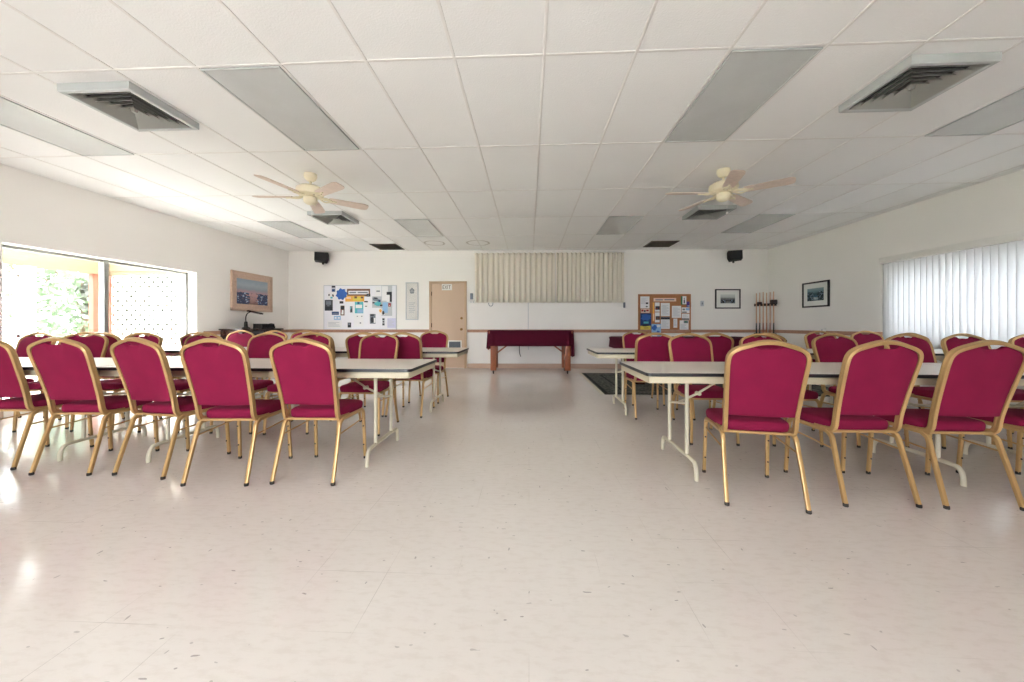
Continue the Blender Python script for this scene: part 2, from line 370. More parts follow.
# ------------------------------------------------------------------ the room shell
XL, XR = -5.94, 5.74
def bw(x, z=0.0, off=0.0):                   # point on the far wall, off metres into the room
    return Vector((x + off * math.sin(BWA), 8.786 + .0257 * x - off * math.cos(BWA), z))
struct(MB().box((-9, NEAR_Y - .3, -.12), (9, 9.6, 0)).build('floor', M_floor))
m = MB()
m.box((XL - .24, 0, 0), (XR + .24, .24, CEIL + .1))
o = struct(m.build('wall_back', M_wall)); o.location = (0, 8.786, 0); o.rotation_euler = (0, 0, BWA)
def wall_x(name, x0, x1, ya, yb, wins):
    m = MB(); y = ya
    for y0, y1, z0, z1 in wins:
        m.box((x0, y, 0), (x1, y0, CEIL + .1)); m.box((x0, y0, z1), (x1, y1, CEIL + .1)); m.box((x0, y0, 0), (x1, y1, z0)); y = y1
    m.box((x0, y, 0), (x1, yb, CEIL + .1))
    return struct(m.build(name, M_wall))
wall_x('wall_left', XL - .30, XL, NEAR_Y, 8.7, [WL])
wall_x('wall_right', XR, XR + .24, NEAR_Y, 9.0, [WR])
m = MB()
edges = [XL - .24] + [v for ab in WN for v in ab] + [XR + .24]
for a, b in zip(edges[0::2], edges[1::2]): m.box((a, NEAR_Y - .24, 0), (b, NEAR_Y, CEIL + .1))
for a, b in WN: m.box((a, NEAR_Y - .24, 2.4), (b, NEAR_Y, CEIL + .1)); m.box((a, NEAR_Y - .24, 0), (b, NEAR_Y, .1))
struct(m.build('wall_near', M_wall))
# ceiling: lay-in tiles on a T-bar grid
GX0, GY0 = .1017, 2.4209
TX, TY = .6096, 1.2192
struct(MB().box((XL - .24, NEAR_Y - .24, CEIL + .006), (XR + .24, 9.2, CEIL + .12)).build('ceiling', M_tile))
m = MB()
k = -10
for k in range(-10, 10):
    x = GX0 + k * TX
    if XL < x < XR: m.box((x - .010, NEAR_Y, CEIL + .002), (x + .010, bw(x).y, CEIL + .007), bev=.0008)
for j in range(-4, 6):
    y = GY0 + j * TY
    m.box((XL, y - .010, CEIL + .0025), (XR, y + .010, CEIL + .007), bev=.0008)
m.box((XL, NEAR_Y, CEIL - .003), (XL + .02, 8.63, CEIL + .003)); m.box((XR - .02, NEAR_Y, CEIL - .003), (XR, 8.92, CEIL + .003))
struct(m.build('ceiling_grid', M_grid))
# trims
def back_strip(name, segs, z0, z1, d, mt, bev=.004):
    m = MB()
    for a, b in segs: m.box((a, -d, z0), (b, 0, z1), bev=bev)
    o = struct(m.build(name, mt)); o.location = (0, 8.786, 0); o.rotation_euler = (0, 0, BWA); return o
back_strip('trim_1', [(XL + .024, -2.45), (-1.51, XR - .024)], .875, .945, .022, M_rail)
back_strip('baseboard_back', [(XL + .1, -2.45), (-1.51, XR - .03)], 0, .115, .014, M_base)
struct(MB().box((XL, 6.3, .875), (XL + .022, 8.633, .945), bev=.004).build('trim_2', M_rail))
struct(MB().box((XR - .022, 6.12, .875), (XR, 8.9, .945), bev=.004).build('trim_3', M_rail))
m = MB(); m.box((XL, NEAR_Y, 0), (XL + .014, WL[0], .115), bev=.003); m.box((XL, WL[1], 0), (XL + .014, 8.62, .115), bev=.003)
struct(m.build('baseboard_left', M_base))
struct(MB().box((XR - .014, NEAR_Y, 0), (XR, 8.9, .115), bev=.003).build('baseboard_right', M_base))

# ------------------------------------------------------------------ windows
def window_frame(name, y0, y1, z0, z1, x0, x1, mull, t=.05):
    m = MB()
    m.box((x0, y0, z1 - t), (x1, y1, z1), bev=.004); m.box((x0, y0, z0), (x1, y1, z0 + t), bev=.004)
    m.box((x0, y0, z0), (x1, y0 + t, z1), bev=.004); m.box((x0, y1 - t, z0), (x1, y1, z1), bev=.004)
    for y in mull: m.box((x0 - .01, y - .03, z0), (x1 + .012, y + .03, z1), bev=.004)
    f = struct(m.build(name, M_alu))
    g = MB(); ys = [y0 + t] + list(mull) + [y1 - t]; xm = (x0 + x1) / 2
    for a, b in zip(ys, ys[1:]): g.box((xm - .003, a, z0 + t), (xm + .003, b, z1 - t))
    g.build('glass', M_glass, f); return f
window_frame('window_1', WL[0], WL[1], WL[2], WL[3], XL - .23, XL - .17, [4.92], .035)
window_frame('window_2', WR[0], WR[1], WR[2], WR[3], XR + .12, XR + .18, [4.3])
struct(MB().box((XR - .02, 2.5, WR[2] - .035), (XR + .12, 6.05, WR[2] - .003), bev=.006).build('window_sill', M_white))
for i, (a, b) in enumerate(WN):
    m = MB(); t = .06; y0 = NEAR_Y - .16; y1 = NEAR_Y - .1
    m.box((a, y0, 2.4 - t), (b, y1, 2.4)); m.box((a, y0, .1), (b, y1, .1 + t)); m.box((a, y0, .1), (a + t, y1, 2.4)); m.box((b - t, y0, .1), (b, y1, 2.4)); m.box(((a + b) / 2 - .04, y0, .1), ((a + b) / 2 + .04, y1, 2.4))
    f = struct(m.build('window_%d' % (3 + i), M_alu))
    MB().box((a + t, y0 + .027, .1 + t), (b - t, y0 + .033, 2.4 - t)).build('glass', M_glass, f)

# vertical blind on the right wall
vb = thing('vertical_blind', 'white vertical slat blind closed across the right wall window', 'blind', (XR, 4.3, 0))
MB().box((-.085, -1.83, 2.045), (0, 1.8, 2.14), bev=.004).build('valance', M_white, vb)
m = MB()
for i in range(45):
    y = 1.74 - i * .0795; a = math.radians(-7 + random.uniform(-2.5, 2.5)); c_, s_ = math.cos(a), math.sin(a)
    pts = []
    for q in range(7):
        t = q / 6 - .5; u = t * .089; d = .004 * (1 - (2 * t) ** 2)
        pts.append((-.034 + u * s_ - d * c_, y + u * c_ + d * s_))
    zb = .705 + random.uniform(-.002, .002)
    m.loft([[Vector((px, py, z)) for px, py in pts] for z in (zb, 1.3, 2.05)], 0, cap=False, closed_ring=False)
m.build('slats', M_blind, vb, solid=.0012)
m = MB()
for i in range(44):
    y = 1.74 - i * .0795
    m.cyl((-.036, y, .712), (-.036, y - .0795, .712), .0015, n=5)
m.build('chain', M_white, vb)

# ------------------------------------------------------------------ chairs
def back_y(z): return -.162 - .122 * max(0, (z - .5) / .455) ** 1.15
OUT = [(.188, .50), (.190, .55), (.194, .63), (.1985, .72), (.2025, .80), (.204, .84), (.201, .881), (.185, .910), (.155, .929), (.116, .943), (.076, .956), (.038, .9645), (0, .967)]
def make_chair(name, label, group):
    t = thing(name, label, 'chair', group=group)
    # back frame: one gold tube up, over the crown and down, curling forward into the seat
    half = [(.188, -.01, .409), (.188, -.085, .411), (.188, -.13, .418), (.188, -.152, .442)] + [(x, back_y(z), z) for x, z in OUT]
    path = cr(half + [(-x, y, z) for x, y, z in reversed(half[:-1])], 4)
    prof = [(-.0105, -.015), (-.0075, -.017), (-.0035, -.0145), (0, -.0165), (.0035, -.0145), (.0075, -.017), (.0105, -.015), (.011, -.004), (.0095, -.001), (.011, .002), (.011, .012), (.008, .016), (-.008, .016), (-.011, .012), (-.011, .002), (-.0095, -.001), (-.011, -.004)]
    MB().sweep(path, prof, (1, 0, 0)).build('back_frame', M_gold, t, 50)
    # upholstered back panel filling the frame, dipping under the crown to leave the hand hold
    line = [(x - .008 if x > .02 else x, z - (.009 if z > .87 else 0)) for x, z in OUT if z >= .52]
    line = cr([(.181, .517, 0)] + [(x, z, 0) for x, z in line], 3)
    line = [(p.x, p.y) for p in line]
    top = []
    for x, z in line:
        dip = .030 * max(0, 1 - (abs(x) / .07) ** 4) if abs(x) < .07 and z > .92 else 0
        top.append((x, z - dip))
    outl = top + [(-x, z) for x, z in reversed(top[:-1])]
    nb = 10
    bot = [(-.181 + .362 * i / nb, .517 - .004 * math.sin(PI * i / nb)) for i in range(1, nb)]
    outl = outl + bot
    m = MB(); cx_, cz_ = 0, .735
    def ring(f, side):
        th = .016 * math.sqrt(max(0, 1 - f ** 5)) + .004
        return [Vector((cx_ + (x - cx_) * f, back_y(cz_ + (z - cz_) * f) + side * th + (.004 if side > 0 else 0), cz_ + (z - cz_) * f)) for x, z in outl]
    rings = [ring(f, -1) for f in (.04, .4, .7, .88, .95, .985, 1.0)] + [ring(f, 1) for f in (1.0, .985, .95, .88, .7, .4, .04)]
    m.loft(rings).build('backrest', M_velvet, t, 60)
    # seat cushion: rounded trapezoid, crowned
    m = MB(); pl = []
    n = 44
    for i in range(n):
        a = 2 * PI * i / n; c_, s_ = math.cos(a), math.sin(a); e = .30
        u = math.copysign(abs(c_) ** e, c_); v = math.copysign(abs(s_) ** e, s_)
        y = .05 + v * .182; wd = .200 + .010 * v
        pl.append((u * wd, y))
    def sr(f, z): return [Vector((x * f, .05 + (y - .05) * f, z)) for x, y in pl]
    m.loft([sr(.05, .413), sr(.95, .413), sr(.985, .419), sr(1, .439), sr(1, .452), sr(.985, .464), sr(.95, .471), sr(.85, .477), sr(.6, .482), sr(.3, .485), sr(.05, .4855)]).build('seat', M_velvet, t, 60)
    # seat frame
    m = MB(); q = rrect(.024, .024, .005)
    for s_ in (-1, 1): m.sweep([(s_ * .194, .175, .404), (s_ * .196, -.11, .404)], q, (1, 0, 0))
    m.sweep([(-.192, .2, .405), (.192, .2, .405)], rrect(.02, .02, .004), (0, 0, 1)); m.sweep([(-.19, -.138, .409), (.19, -.138, .409)], rrect(.016, .018, .004), (0, 0, 1))
    m.build('seat_frame', M_gold, t)
    for s_ in (-1, 1):
        m = MB()
        m.sweep(cr([(s_ * .201, .237, .012), (s_ * .198, .226, .2), (s_ * .1955, .217, .35), (s_ * .1945, .205, .386), (s_ * .194, .175, .404)], 5), q, (1, 0, 0), scale=lambda v: .86 + .14 * v)
        for z in (.115, .265): m.cyl((s_ * .1985, .235 - z * .055 - .0108, z), (s_ * .1985, .235 - z * .055 - .0135, z), .0062, n=10, mi=1)
        l = m.build('leg', [M_gold, M_golddark], t)
        MB().lathe([(.0118, 0), (.0132, .003), (.0132, .016), (.012, .02)], c=(s_ * .201, .237, 0), n=12).build('rubber_foot', M_rubber, l)
        m = MB(); m.sweep(cr([(s_ * .209, -.252, .012), (s_ * .204, -.198, .2), (s_ * .199, -.158, .335), (s_ * .197, -.143, .380), (s_ * .196, -.11, .404)], 5), q, (1, 0, 0), scale=lambda v: .9 + .14 * v)
        l = m.build('leg', [M_gold, M_golddark], t)
        MB().lathe([(.0122, 0), (.0138, .003), (.0138, .016), (.0125, .02)], c=(s_ * .209, -.2535, 0), n=12).build('rubber_foot', M_rubber, l)
        MB().tube([(s_ * .199, -.165, .306), (s_ * .1955, .217, .330)], .0055, 8).build('stretcher', M_gold, t)
    return t

ROW = {'n1l': 'near left table chairs seen from behind', 'f1l': 'near left table chairs facing the camera', 'n2l': 'second left table chairs seen from behind', 'f2l': 'far left table chairs facing the camera',
       'n1r': 'near right table chairs seen from behind', 'f1r': 'near right table chairs facing the camera', 'n2r': 'second right table chairs seen from behind', 'f2r': 'far right table chairs facing the camera'}
F_ = PI
CH = [  # x, y, heading, row, label
 (-1.51, 2.585, 0.0, 'n1l', 'bright crimson banquet chair seen from behind, nearest the aisle at the near left table'),
 (-2.09, 2.54, .05, 'n1l', 'bright crimson banquet chair seen from behind, second from the aisle at the near left table'),
 (-2.70, 2.645, -.12, 'n1l', 'crimson banquet chair seen from behind, third from the aisle at the near left table'),
 (-3.325, 2.65, .03, 'n1l', 'crimson banquet chair with window light through its hand hold, second from the left photo edge'),
 (-4.0, 2.72, .02, 'n1l', 'crimson banquet chair seen from behind, cut off by the left edge of the photo'),
 (-1.64, 3.62, F_, 'f1l', 'crimson chair with pale frame facing us across the aisle end of the near left table'),
 (-2.38, 3.62, F_ + .1, 'f1l', 'crimson chair facing us, mostly hidden behind the aisle chair of the near left table'),
 (-2.91, 3.62, F_, 'f1l', 'crimson chair facing us across the near left table, in line below the framed painting'),
 (-3.65, 3.62, F_, 'f1l', 'crimson chair facing us across the near left table, in front of the right window jamb'),
 (-4.36, 3.62, F_ + .05, 'f1l', 'crimson chair facing us across the near left table, in front of the white lattice'),
 (-4.98, 3.62, F_ + .32, 'f1l', 'crimson chair turned aside across the near left table, in front of the window mullion'),
 (-5.62, 3.60, F_, 'f1l', 'crimson chair facing us beside the window, leftmost across the near left table'),
 (-1.43, 4.33, -.05, 'n2l', 'dark crimson chair seen from behind, at the aisle corner of the second left table'),
 (-1.91, 4.33, .04, 'n2l', 'dark crimson chair back below the white notice board, second from aisle at second table'),
 (-2.48, 4.33, 0, 'n2l', 'dark crimson chair back with brown-gold crown, half hidden left of the white notice board'),
 (-3.9, 4.33, 0, 'n2l', 'dark crimson chair seen from behind beside the white window jamb at the second left table'),
 (-4.6, 4.33, 0, 'n2l', 'dark crimson chair back in front of the porch lattice at the second left table'),
 (-5.11, 4.33, .06, 'n2l', 'dark crimson chair seen from behind in front of the orange porch post'),
 (-1.42, 5.05, F_ - .03, 'f2l', 'crimson chair facing us in front of the tan exit door at the second left table'),
 (-3.40, 5.05, F_, 'f2l', 'far crimson chair facing us left of the white notice board, mostly hidden'),
 (-3.89, 5.05, F_, 'f2l', 'far crimson chair facing us in front of the right end of the dark cabinet'),
 (-4.41, 5.05, F_, 'f2l', 'far crimson chair facing us in front of the middle of the dark cabinet'),
 (1.42, 2.398, -.18, 'n1r', 'bright crimson banquet chair turned slightly, nearest the aisle at the near right table'),
 (2.06, 2.46, .02, 'n1r', 'crimson banquet chair seen from behind, second from the aisle at the near right table'),
 (2.625, 2.455, 0, 'n1r', 'dark crimson banquet chair seen from behind, third from the aisle at the near right table'),
 (3.285, 2.50, 0, 'n1r', 'dark crimson banquet chair seen from behind, cut off by the right edge of the photo'),
 (1.64, 3.5, F_, 'f1r', 'crimson chair with pale frame facing us at the aisle end of the near right table'),
 (2.35, 3.5, F_, 'f1r', 'crimson chair facing us, mostly hidden behind the turned aisle chair of the near right table'),
 (3.06, 3.5, F_, 'f1r', 'crimson chair facing us across the near right table, below the right wall picture'),
 (3.76, 3.5, F_, 'f1r', 'dark crimson chair facing us at the near right table, at left end of blind'),
 (4.32, 3.52, F_, 'f1r', 'dark crimson chair facing us in front of the blind, hand hold lit from behind'),
 (4.93, 3.5, F_, 'f1r', 'dark crimson chair facing us in front of the blind at the right photo edge'),
 (1.41, 4.36, 0, 'n2r', 'dark crimson chair back below the cork board, at second right table corner by aisle'),
 (2.05, 4.36, 0, 'n2r', 'dark crimson chair seen from behind right of the cork board at the second right table'),
 (2.61, 4.36, 0, 'n2r', 'dark crimson chair back with gold crown below the cue rack'),
 (4.08, 4.34, 0, 'n2r', 'dark chair back at left end of the blind, light showing through its hand hold'),
 (1.57, 5.05, F_, 'f2r', 'far crimson chair facing us below the left end of the cork board'),
 (4.13, 5.05, F_, 'f2r', 'far crimson chair facing us below the framed picture on the right wall'),
 (4.76, 5.05, F_, 'f2r', 'far purple-looking crimson chair facing us just left of the blind'),
]
chair0 = None
for x, y, a, r, lab in CH:
    if chair0 is None:
        chair0 = make_chair('banquet_chair', lab, ROW[r]); chair0.location = (x, y, 0); chair0.rotation_euler = (0, 0, a)
    else: dup(chair0, (x, y, 0), a, lab, ROW[r])

# ------------------------------------------------------------------ folding tables
def make_table(label):
    t = thing('folding_table', label, 'table', group='white folding tables')
    L_, W_, H_ = 2.43, .76, .745
    def rr(w_, h_, r, z): return [Vector((x, y, z)) for x, y in rrect(w_, h_, r, 5)]
    m = MB(); m.loft([rr(L_ - .004, W_ - .004, .03, H_ - .004), rr(L_ - .004, W_ - .004, .03, H_)])
    m.build('tabletop', M_lam, t)
    m = MB(); m.loft([rr(L_ - .01, W_ - .01, .028, H_ - .024), rr(L_, W_, .032, H_ - .022), rr(L_, W_, .032, H_ - .003), rr(L_ - .004, W_ - .004, .03, H_ - .001)])
    m.build('edge_band', M_edge, t)
    m = MB(); a, b = L_ / 2 - .018, W_ / 2 - .018
    for lo, hi in (((-a, -b, 0), (a, -b + .012, 0)), ((-a, b - .012, 0), (a, b, 0)), ((-a, -b, 0), (-a + .012, b, 0)), ((a - .012, -b, 0), (a, b, 0))):
        m.box((lo[0], lo[1], H_ - .072), (hi[0], hi[1], H_ - .024), bev=.003)
    m.box((-a, -b, H_ - .030), (a, b, H_ - .0245))
    m.build('apron', M_apron, t)
    for s_ in (-1, 1):
        X = s_ * (L_ / 2 - .355)
        m = MB()
        m.tube(cr([(X, -.31, 0.004), (X, -.308, .06), (X, -.29, .105), (X, -.24, .122), (X, 0, .125), (X, .24, .122), (X, .29, .105), (X, .308, .06), (X, .31, 0.004)], 5), .0145, 12)
        for y in (-.16, .16): m.cyl((X, y, .122), (X, y, H_ - .03), .0135, n=12)
        m.cyl((X, -.16, .50), (X, .16, .44), .009, n=10)
        m.cyl((X, -.19, H_ - .045), (X, .19, H_ - .045), .012, n=10)
        m.build('leg_frame', M_leg, t)
        m = MB()
        m.tube([(X, 0, .47), (X - s_ * .16, 0, .545)], .009, 8); m.tube([(X - s_ * .15, .014, .535), (X - s_ * .42, .014, H_ - .04)], .009, 8)
        m.box((X - s_ * .42 - .03, -.06, H_ - .05), (X - s_ * .42 + .03, .06, H_ - .03), bev=.003)
        m.cyl((X - s_ * .155, -.02, .54), (X - s_ * .155, .03, .54), .014, n=10)
        m.build('folding_brace', M_leg, t)
    return t
tab = make_table('white topped folding table nearest the camera left of the aisle'); tab.location = (-2.07, 2.95, 0)
for x, y, lab in ((-4.515, 2.95, 'white folding table nearest the left edge of the photo, running to the patio window'),
                  (-2.05, 4.62, 'white folding table second row left of the aisle, in front of the exit door'),
                  (-4.49, 4.62, 'white folding table second row left, by the window and dark cabinet'),
                  (2.0, 2.82, 'white topped folding table nearest the camera right of the aisle'),
                  (4.44, 2.82, 'white folding table nearest the right edge of the photo beside the blind'),
                  (2.0, 4.6, 'white folding table second row right of the aisle, in front of the dark rug'),
                  (4.44, 4.6, 'white folding table second row right, against the blind')):
    dup(tab, (x, y, 0), 0, lab, 'white folding tables')

# ------------------------------------------------------------------ covered tables at the far end
def cloth(hx, hy, z, drops, seed):
    """cloth over a table top: flat, then hanging with soft folds; drops = (front/back, left, right corner extra)"""
    rnd = random.Random(seed); m = MB(); rings = []; n = 120
    per = []
    for i in range(n):
        a = 2 * PI * i / n; c_, s_ = math.cos(a), math.sin(a); e = .16
        per.append((math.copysign(abs(c_) ** e, c_) * hx, math.copysign(abs(s_) ** e, s_) * hy))
    ph = rnd.uniform(0, 6)
    def R(f, zz, k):
        out = []
        for i, (x, y) in enumerate(per):
            nx, ny = x / hx, y / hy; corner = max(0, (abs(nx) * abs(ny) - .9) / .1)
            off = k * (.014 + .012 * math.sin(i * .7 + ph) + .05 * corner)
            dz = drops(nx, ny) * k
            out.append(Vector((x * f + off * (nx if abs(nx) > .97 else 0), y * f + off * (ny if abs(ny) > .97 else 0), zz - dz)))
        return out
    m.loft([R(.02, z, 0), R(.5, z, 0), R(.96, z, 0), R(.99, z - .001, 0), R(1, z - .008, 0), R(1.0, z - .03, .08), R(1, z - .02, .35), R(1, z - .02, .7), R(1, z - .02, 1)], cap=False)
    bm = m.bm; bm.faces.new([v for v in list(bm.verts)[:n]][::-1])
    return m
p = bw(.005, 0, .72); RZ = BWA
t = thing('wooden_table', 'brown wooden table with braced legs on casters under a maroon cloth, by the far wall', 'table', (p.x, p.y, 0), RZ)
MB().box((-.90, -.36, .875), (.90, .36, .932), bev=.006).build('tabletop', M_wood, t)
m = MB(); m.box((-.86, -.33, .76), (.86, -.30, .876)); m.box((-.86, .30, .76), (.86, .33, .876)); m.box((-.86, -.3, .76), (-.83, .3, .876)); m.box((.83, -.3, .76), (.86, .3, .876)); m.build('apron', M_wood, t)
for sx_ in (-1, 1):
    for sy_ in (-1, 1):
        l = MB().box((sx_ * .80 - .062, sy_ * .27 - .05, .075), (sx_ * .80 + .062, sy_ * .27 + .05, .876), bev=.008).build('leg', M_wood, t)
        m = MB(); x, y = sx_ * .80, sy_ * .27
        m.cyl((x, y, .08), (x, y, .055), .016, n=10); m.box((x - .016, y - .022, .03), (x - .012, y + .022, .062)); m.box((x + .012, y - .022, .03), (x + .016, y + .022, .062))
        m.cyl((x - .011, y, .032), (x + .011, y, .032), .032, n=18); m.build('caster', M_black, l)
    m = MB()
    m.box((sx_ * .80 - .02, -.24, .26), (sx_ * .80 + .02, .24, .34), bev=.004); m.build('stretcher', M_wood, t)
    m = MB(); a = Vector((sx_ * .755, -.27, .43)); b = Vector((sx_ * .42, -.27, .68)); m.sweep([a, b], rrect(.045, .03, .004), (0, 1, 0)); m.build('diagonal_brace', M_wood, t)
m = MB(); m.tube(cr([(-.24, -.1, .76), (-.24, -.1, .6), (-.235, -.1, .45), (-.21, -.1, .36)], 5), .009, 8); m.build('strap', M_black, t)
m = cloth(.93, .375, .938, lambda nx, ny: (.31 if ny < -.5 else .36) + (.22 if nx > .97 and ny < .9 else 0) + (.06 if nx < -.97 else 0), 3)
o = m.build('tablecloth', M_maroon, None, 60, solid=.004); o.location = (p.x, p.y, .0); o.rotation_euler = (0, 0, RZ)
tag(o, 'maroon cloth draped over the wheeled wooden table, longer at its right corner', 'tablecloth')
# the covered pool table on the rug
pt = thing('pool_table', 'low wide pool table under a maroon cover, standing on the dark rug at right', 'pool table', (3.02, 7.0, .012), 0)
MB().box((-1.27, -.66, .56), (1.27, .66, .775), bev=.02).build('cabinet', M_darkwood, pt)
m = MB(); 
for lo, hi in (((-1.33, -.72), (1.33, -.62)), ((-1.33, .62), (1.33, .72)), ((-1.33, -.62), (-1.23, .62)), ((1.23, -.62), (1.33, .62))): m.box((lo[0], lo[1], .755), (hi[0], hi[1], .80), bev=.01)
m.build('rail', M_darkwood, pt)
for sx_ in (-1, 1):
    for sy_ in (-1, 1):
        MB().loft([[Vector((sx_ * 1.05 + x, sy_ * .48 + y, z)) for x, y in rrect(s_, s_, .015)] for s_, z in ((.15, 0), (.15, .04), (.11, .06), (.16, .4), (.18, .57))]).build('leg', M_darkwood, pt)
m = cloth(1.345, .735, .806, lambda nx, ny: .16 + .03 * abs(nx), 5)
o = m.build('table_cover', M_maroon, None, 60, solid=.004); o.location = (3.02, 7.0, .012)
tag(o, 'dark maroon cover draped over the pool table behind the right-hand chairs', 'table cover')
# rug
rg = thing('area_rug', 'dark grey-green patterned rug on the floor beneath the pool table', 'rug', (3.1, 6.75, 0))
MB().box((-1.95, -1.2, 0), (1.95, 1.2, .009), bev=.002).build('field', M_rug, rg)
m = MB()
for i, (w_, h_, t_) in enumerate(((1.93, 1.18, .05), (1.62, .88, .035))):
    for lo, hi in (((-w_, -h_), (w_, -h_ + t_)), ((-w_, h_ - t_), (w_, h_)), ((-w_, -h_), (-w_ + t_, h_)), ((w_ - t_, -h_), (w_, h_))): m.box((lo[0], lo[1], .006), (hi[0], hi[1], .0105))
m.build('border_stripe', M_rugborder, rg)
m = MB(); rnd = random.Random(4)
for s_ in (-1, 1):
    for i in range(96):
        y = -1.19 + i * .025; m.box((min(s_ * 1.95, s_ * 2.0 + rnd.uniform(-.006, .006)), y, 0), (max(s_ * 1.95, s_ * 2.0), y + .014, .005))
o = m.build('fringe', M_fringe, rg); o['kind'] = 'stuff'

# ------------------------------------------------------------------ ceiling lights, vents, fans
def make_light(label):
    t = thing('ceiling_light', label, 'ceiling light', group='unlit recessed ceiling panels')
    hx, hy = TX / 2 - .016, TY / 2 - .016
    m = MB()
    for lo, hi in (((-hx, -hy), (hx, -hy + .014)), ((-hx, hy - .014), (hx, hy)), ((-hx, -hy), (-hx + .014, hy)), ((hx - .014, -hy), (hx, hy))): m.box((lo[0], lo[1], -.007), (hi[0], hi[1], .004), bev=.001)
    m.build('frame', M_ventm, t)
    MB().box((-hx + .012, -hy + .012, -.002), (hx - .012, hy - .012, .004)).build('diffuser', M_diff, t)
    return t
LG = [(-8, 0, 'unlit grey ceiling light panel at the left photo edge beside the near vent'), (-4, 0, 'unlit grey ceiling light panel right of the near left vent'),
      (2, 0, 'unlit grey ceiling light panel left of the near right vent'), (6, 0, 'unlit grey ceiling light panel at the right photo edge beside the near vent'),
      (-8, 3, 'small far grey ceiling light panel below the left fan near the left wall'), (-4, 3, 'small far grey ceiling light panel left of the curtain, right of the left fan'),
      (2, 3, 'small far grey ceiling light panel above the right end of the curtain'), (6, 3, 'small far grey ceiling light panel right of the right fan')]
l0 = None
for i, j, lab in LG:
    loc = (GX0 + (i + .5) * TX, GY0 + (j + .5) * TY, CEIL)
    if l0 is None: l0 = make_light(lab); l0.location = loc
    else: dup(l0, loc, 0, lab, 'unlit recessed ceiling panels')
def make_vent(label):
    t = thing('ceiling_vent', label, 'vent', group='square ceiling air diffusers')
    def sq(h, z): return [Vector((x * h, y * h, z)) for x, y in ((-1, -1), (1, -1), (1, 1), (-1, 1))]
    m = MB()
    m.loft([sq(.285, .004), sq(.285, -.050), sq(.281, -.056), sq(.256, -.056), sq(.250, -.048), sq(.250, .0)], cap=False); m.build('frame', M_ventm, t, 20)
    m = MB(); m.loft([sq(.25, -.004), sq(.0, -.003)], cap=False); m.build('throat', M_ventd, t)
    m = MB()
    for k in range(5):
        h = .226 - k * .044
        m.loft([sq(h - .018, -.014), sq(h + .013, -.052), sq(h + .013, -.055), sq(h - .014, -.018), sq(h - .018, -.014)], cap=False)
    m.loft([sq(.018, -.02), sq(.012, -.056)]); m.build('louvers', M_ventl, t, 20)
    return t
v0 = None
for i, y, lab in ((-6, 2.42, 'square louvred ceiling vent nearest the camera on the left'), (4, 2.42, 'square louvred ceiling vent nearest the camera on the right'),
                  (-6, 5.47, 'square ceiling vent just beyond the left ceiling fan'), (4, 5.47, 'square ceiling vent just beyond the right ceiling fan')
                  ):
    loc = (GX0 + (i + .5) * TX, y + .40, CEIL)
    if v0 is None: v0 = make_vent(lab); v0.location = loc
    else: dup(v0, loc, 0, lab, 'square ceiling air diffusers')
def make_grille(label):
    t = thing('return_grille', label, 'vent', group='flush return air grilles')
    m = MB(); h = .298
    for lo, hi in (((-h, -h), (h, -h + .025)), ((-h, h - .025), (h, h)), ((-h, -h), (-h + .025, h)), ((h - .025, -h), (h, h))): m.box((lo[0], lo[1], -.008), (hi[0], hi[1], .004), bev=.001)
    m.build('frame', M_ventb, t)
    m = MB(); m.box((-h + .02, -h + .02, .0), (h - .02, h - .02, .004), 1)
    for k in range(20):
        y = -h + .04 + k * .0272; m.box((-h + .022, -.009, -.001), (h - .022, .009, .001), 0, M=Matrix.Translation((0, y, -.004)) @ Matrix.Rotation(.5, 4, 'X'))
    m.build('louvers', [M_ventb, M_ventd], t); return t
gr = make_grille('flat dark ceiling grille near the far wall above the white notice board'); gr.location = (GX0 - 5.5 * TX - .03, 7.3 + .61 + .305, CEIL)
dup(gr, (GX0 + 4.5 * TX + .1, 8.215, CEIL), 0, 'flat dark ceiling grille near the far wall above the cork board', 'flush return air grilles')
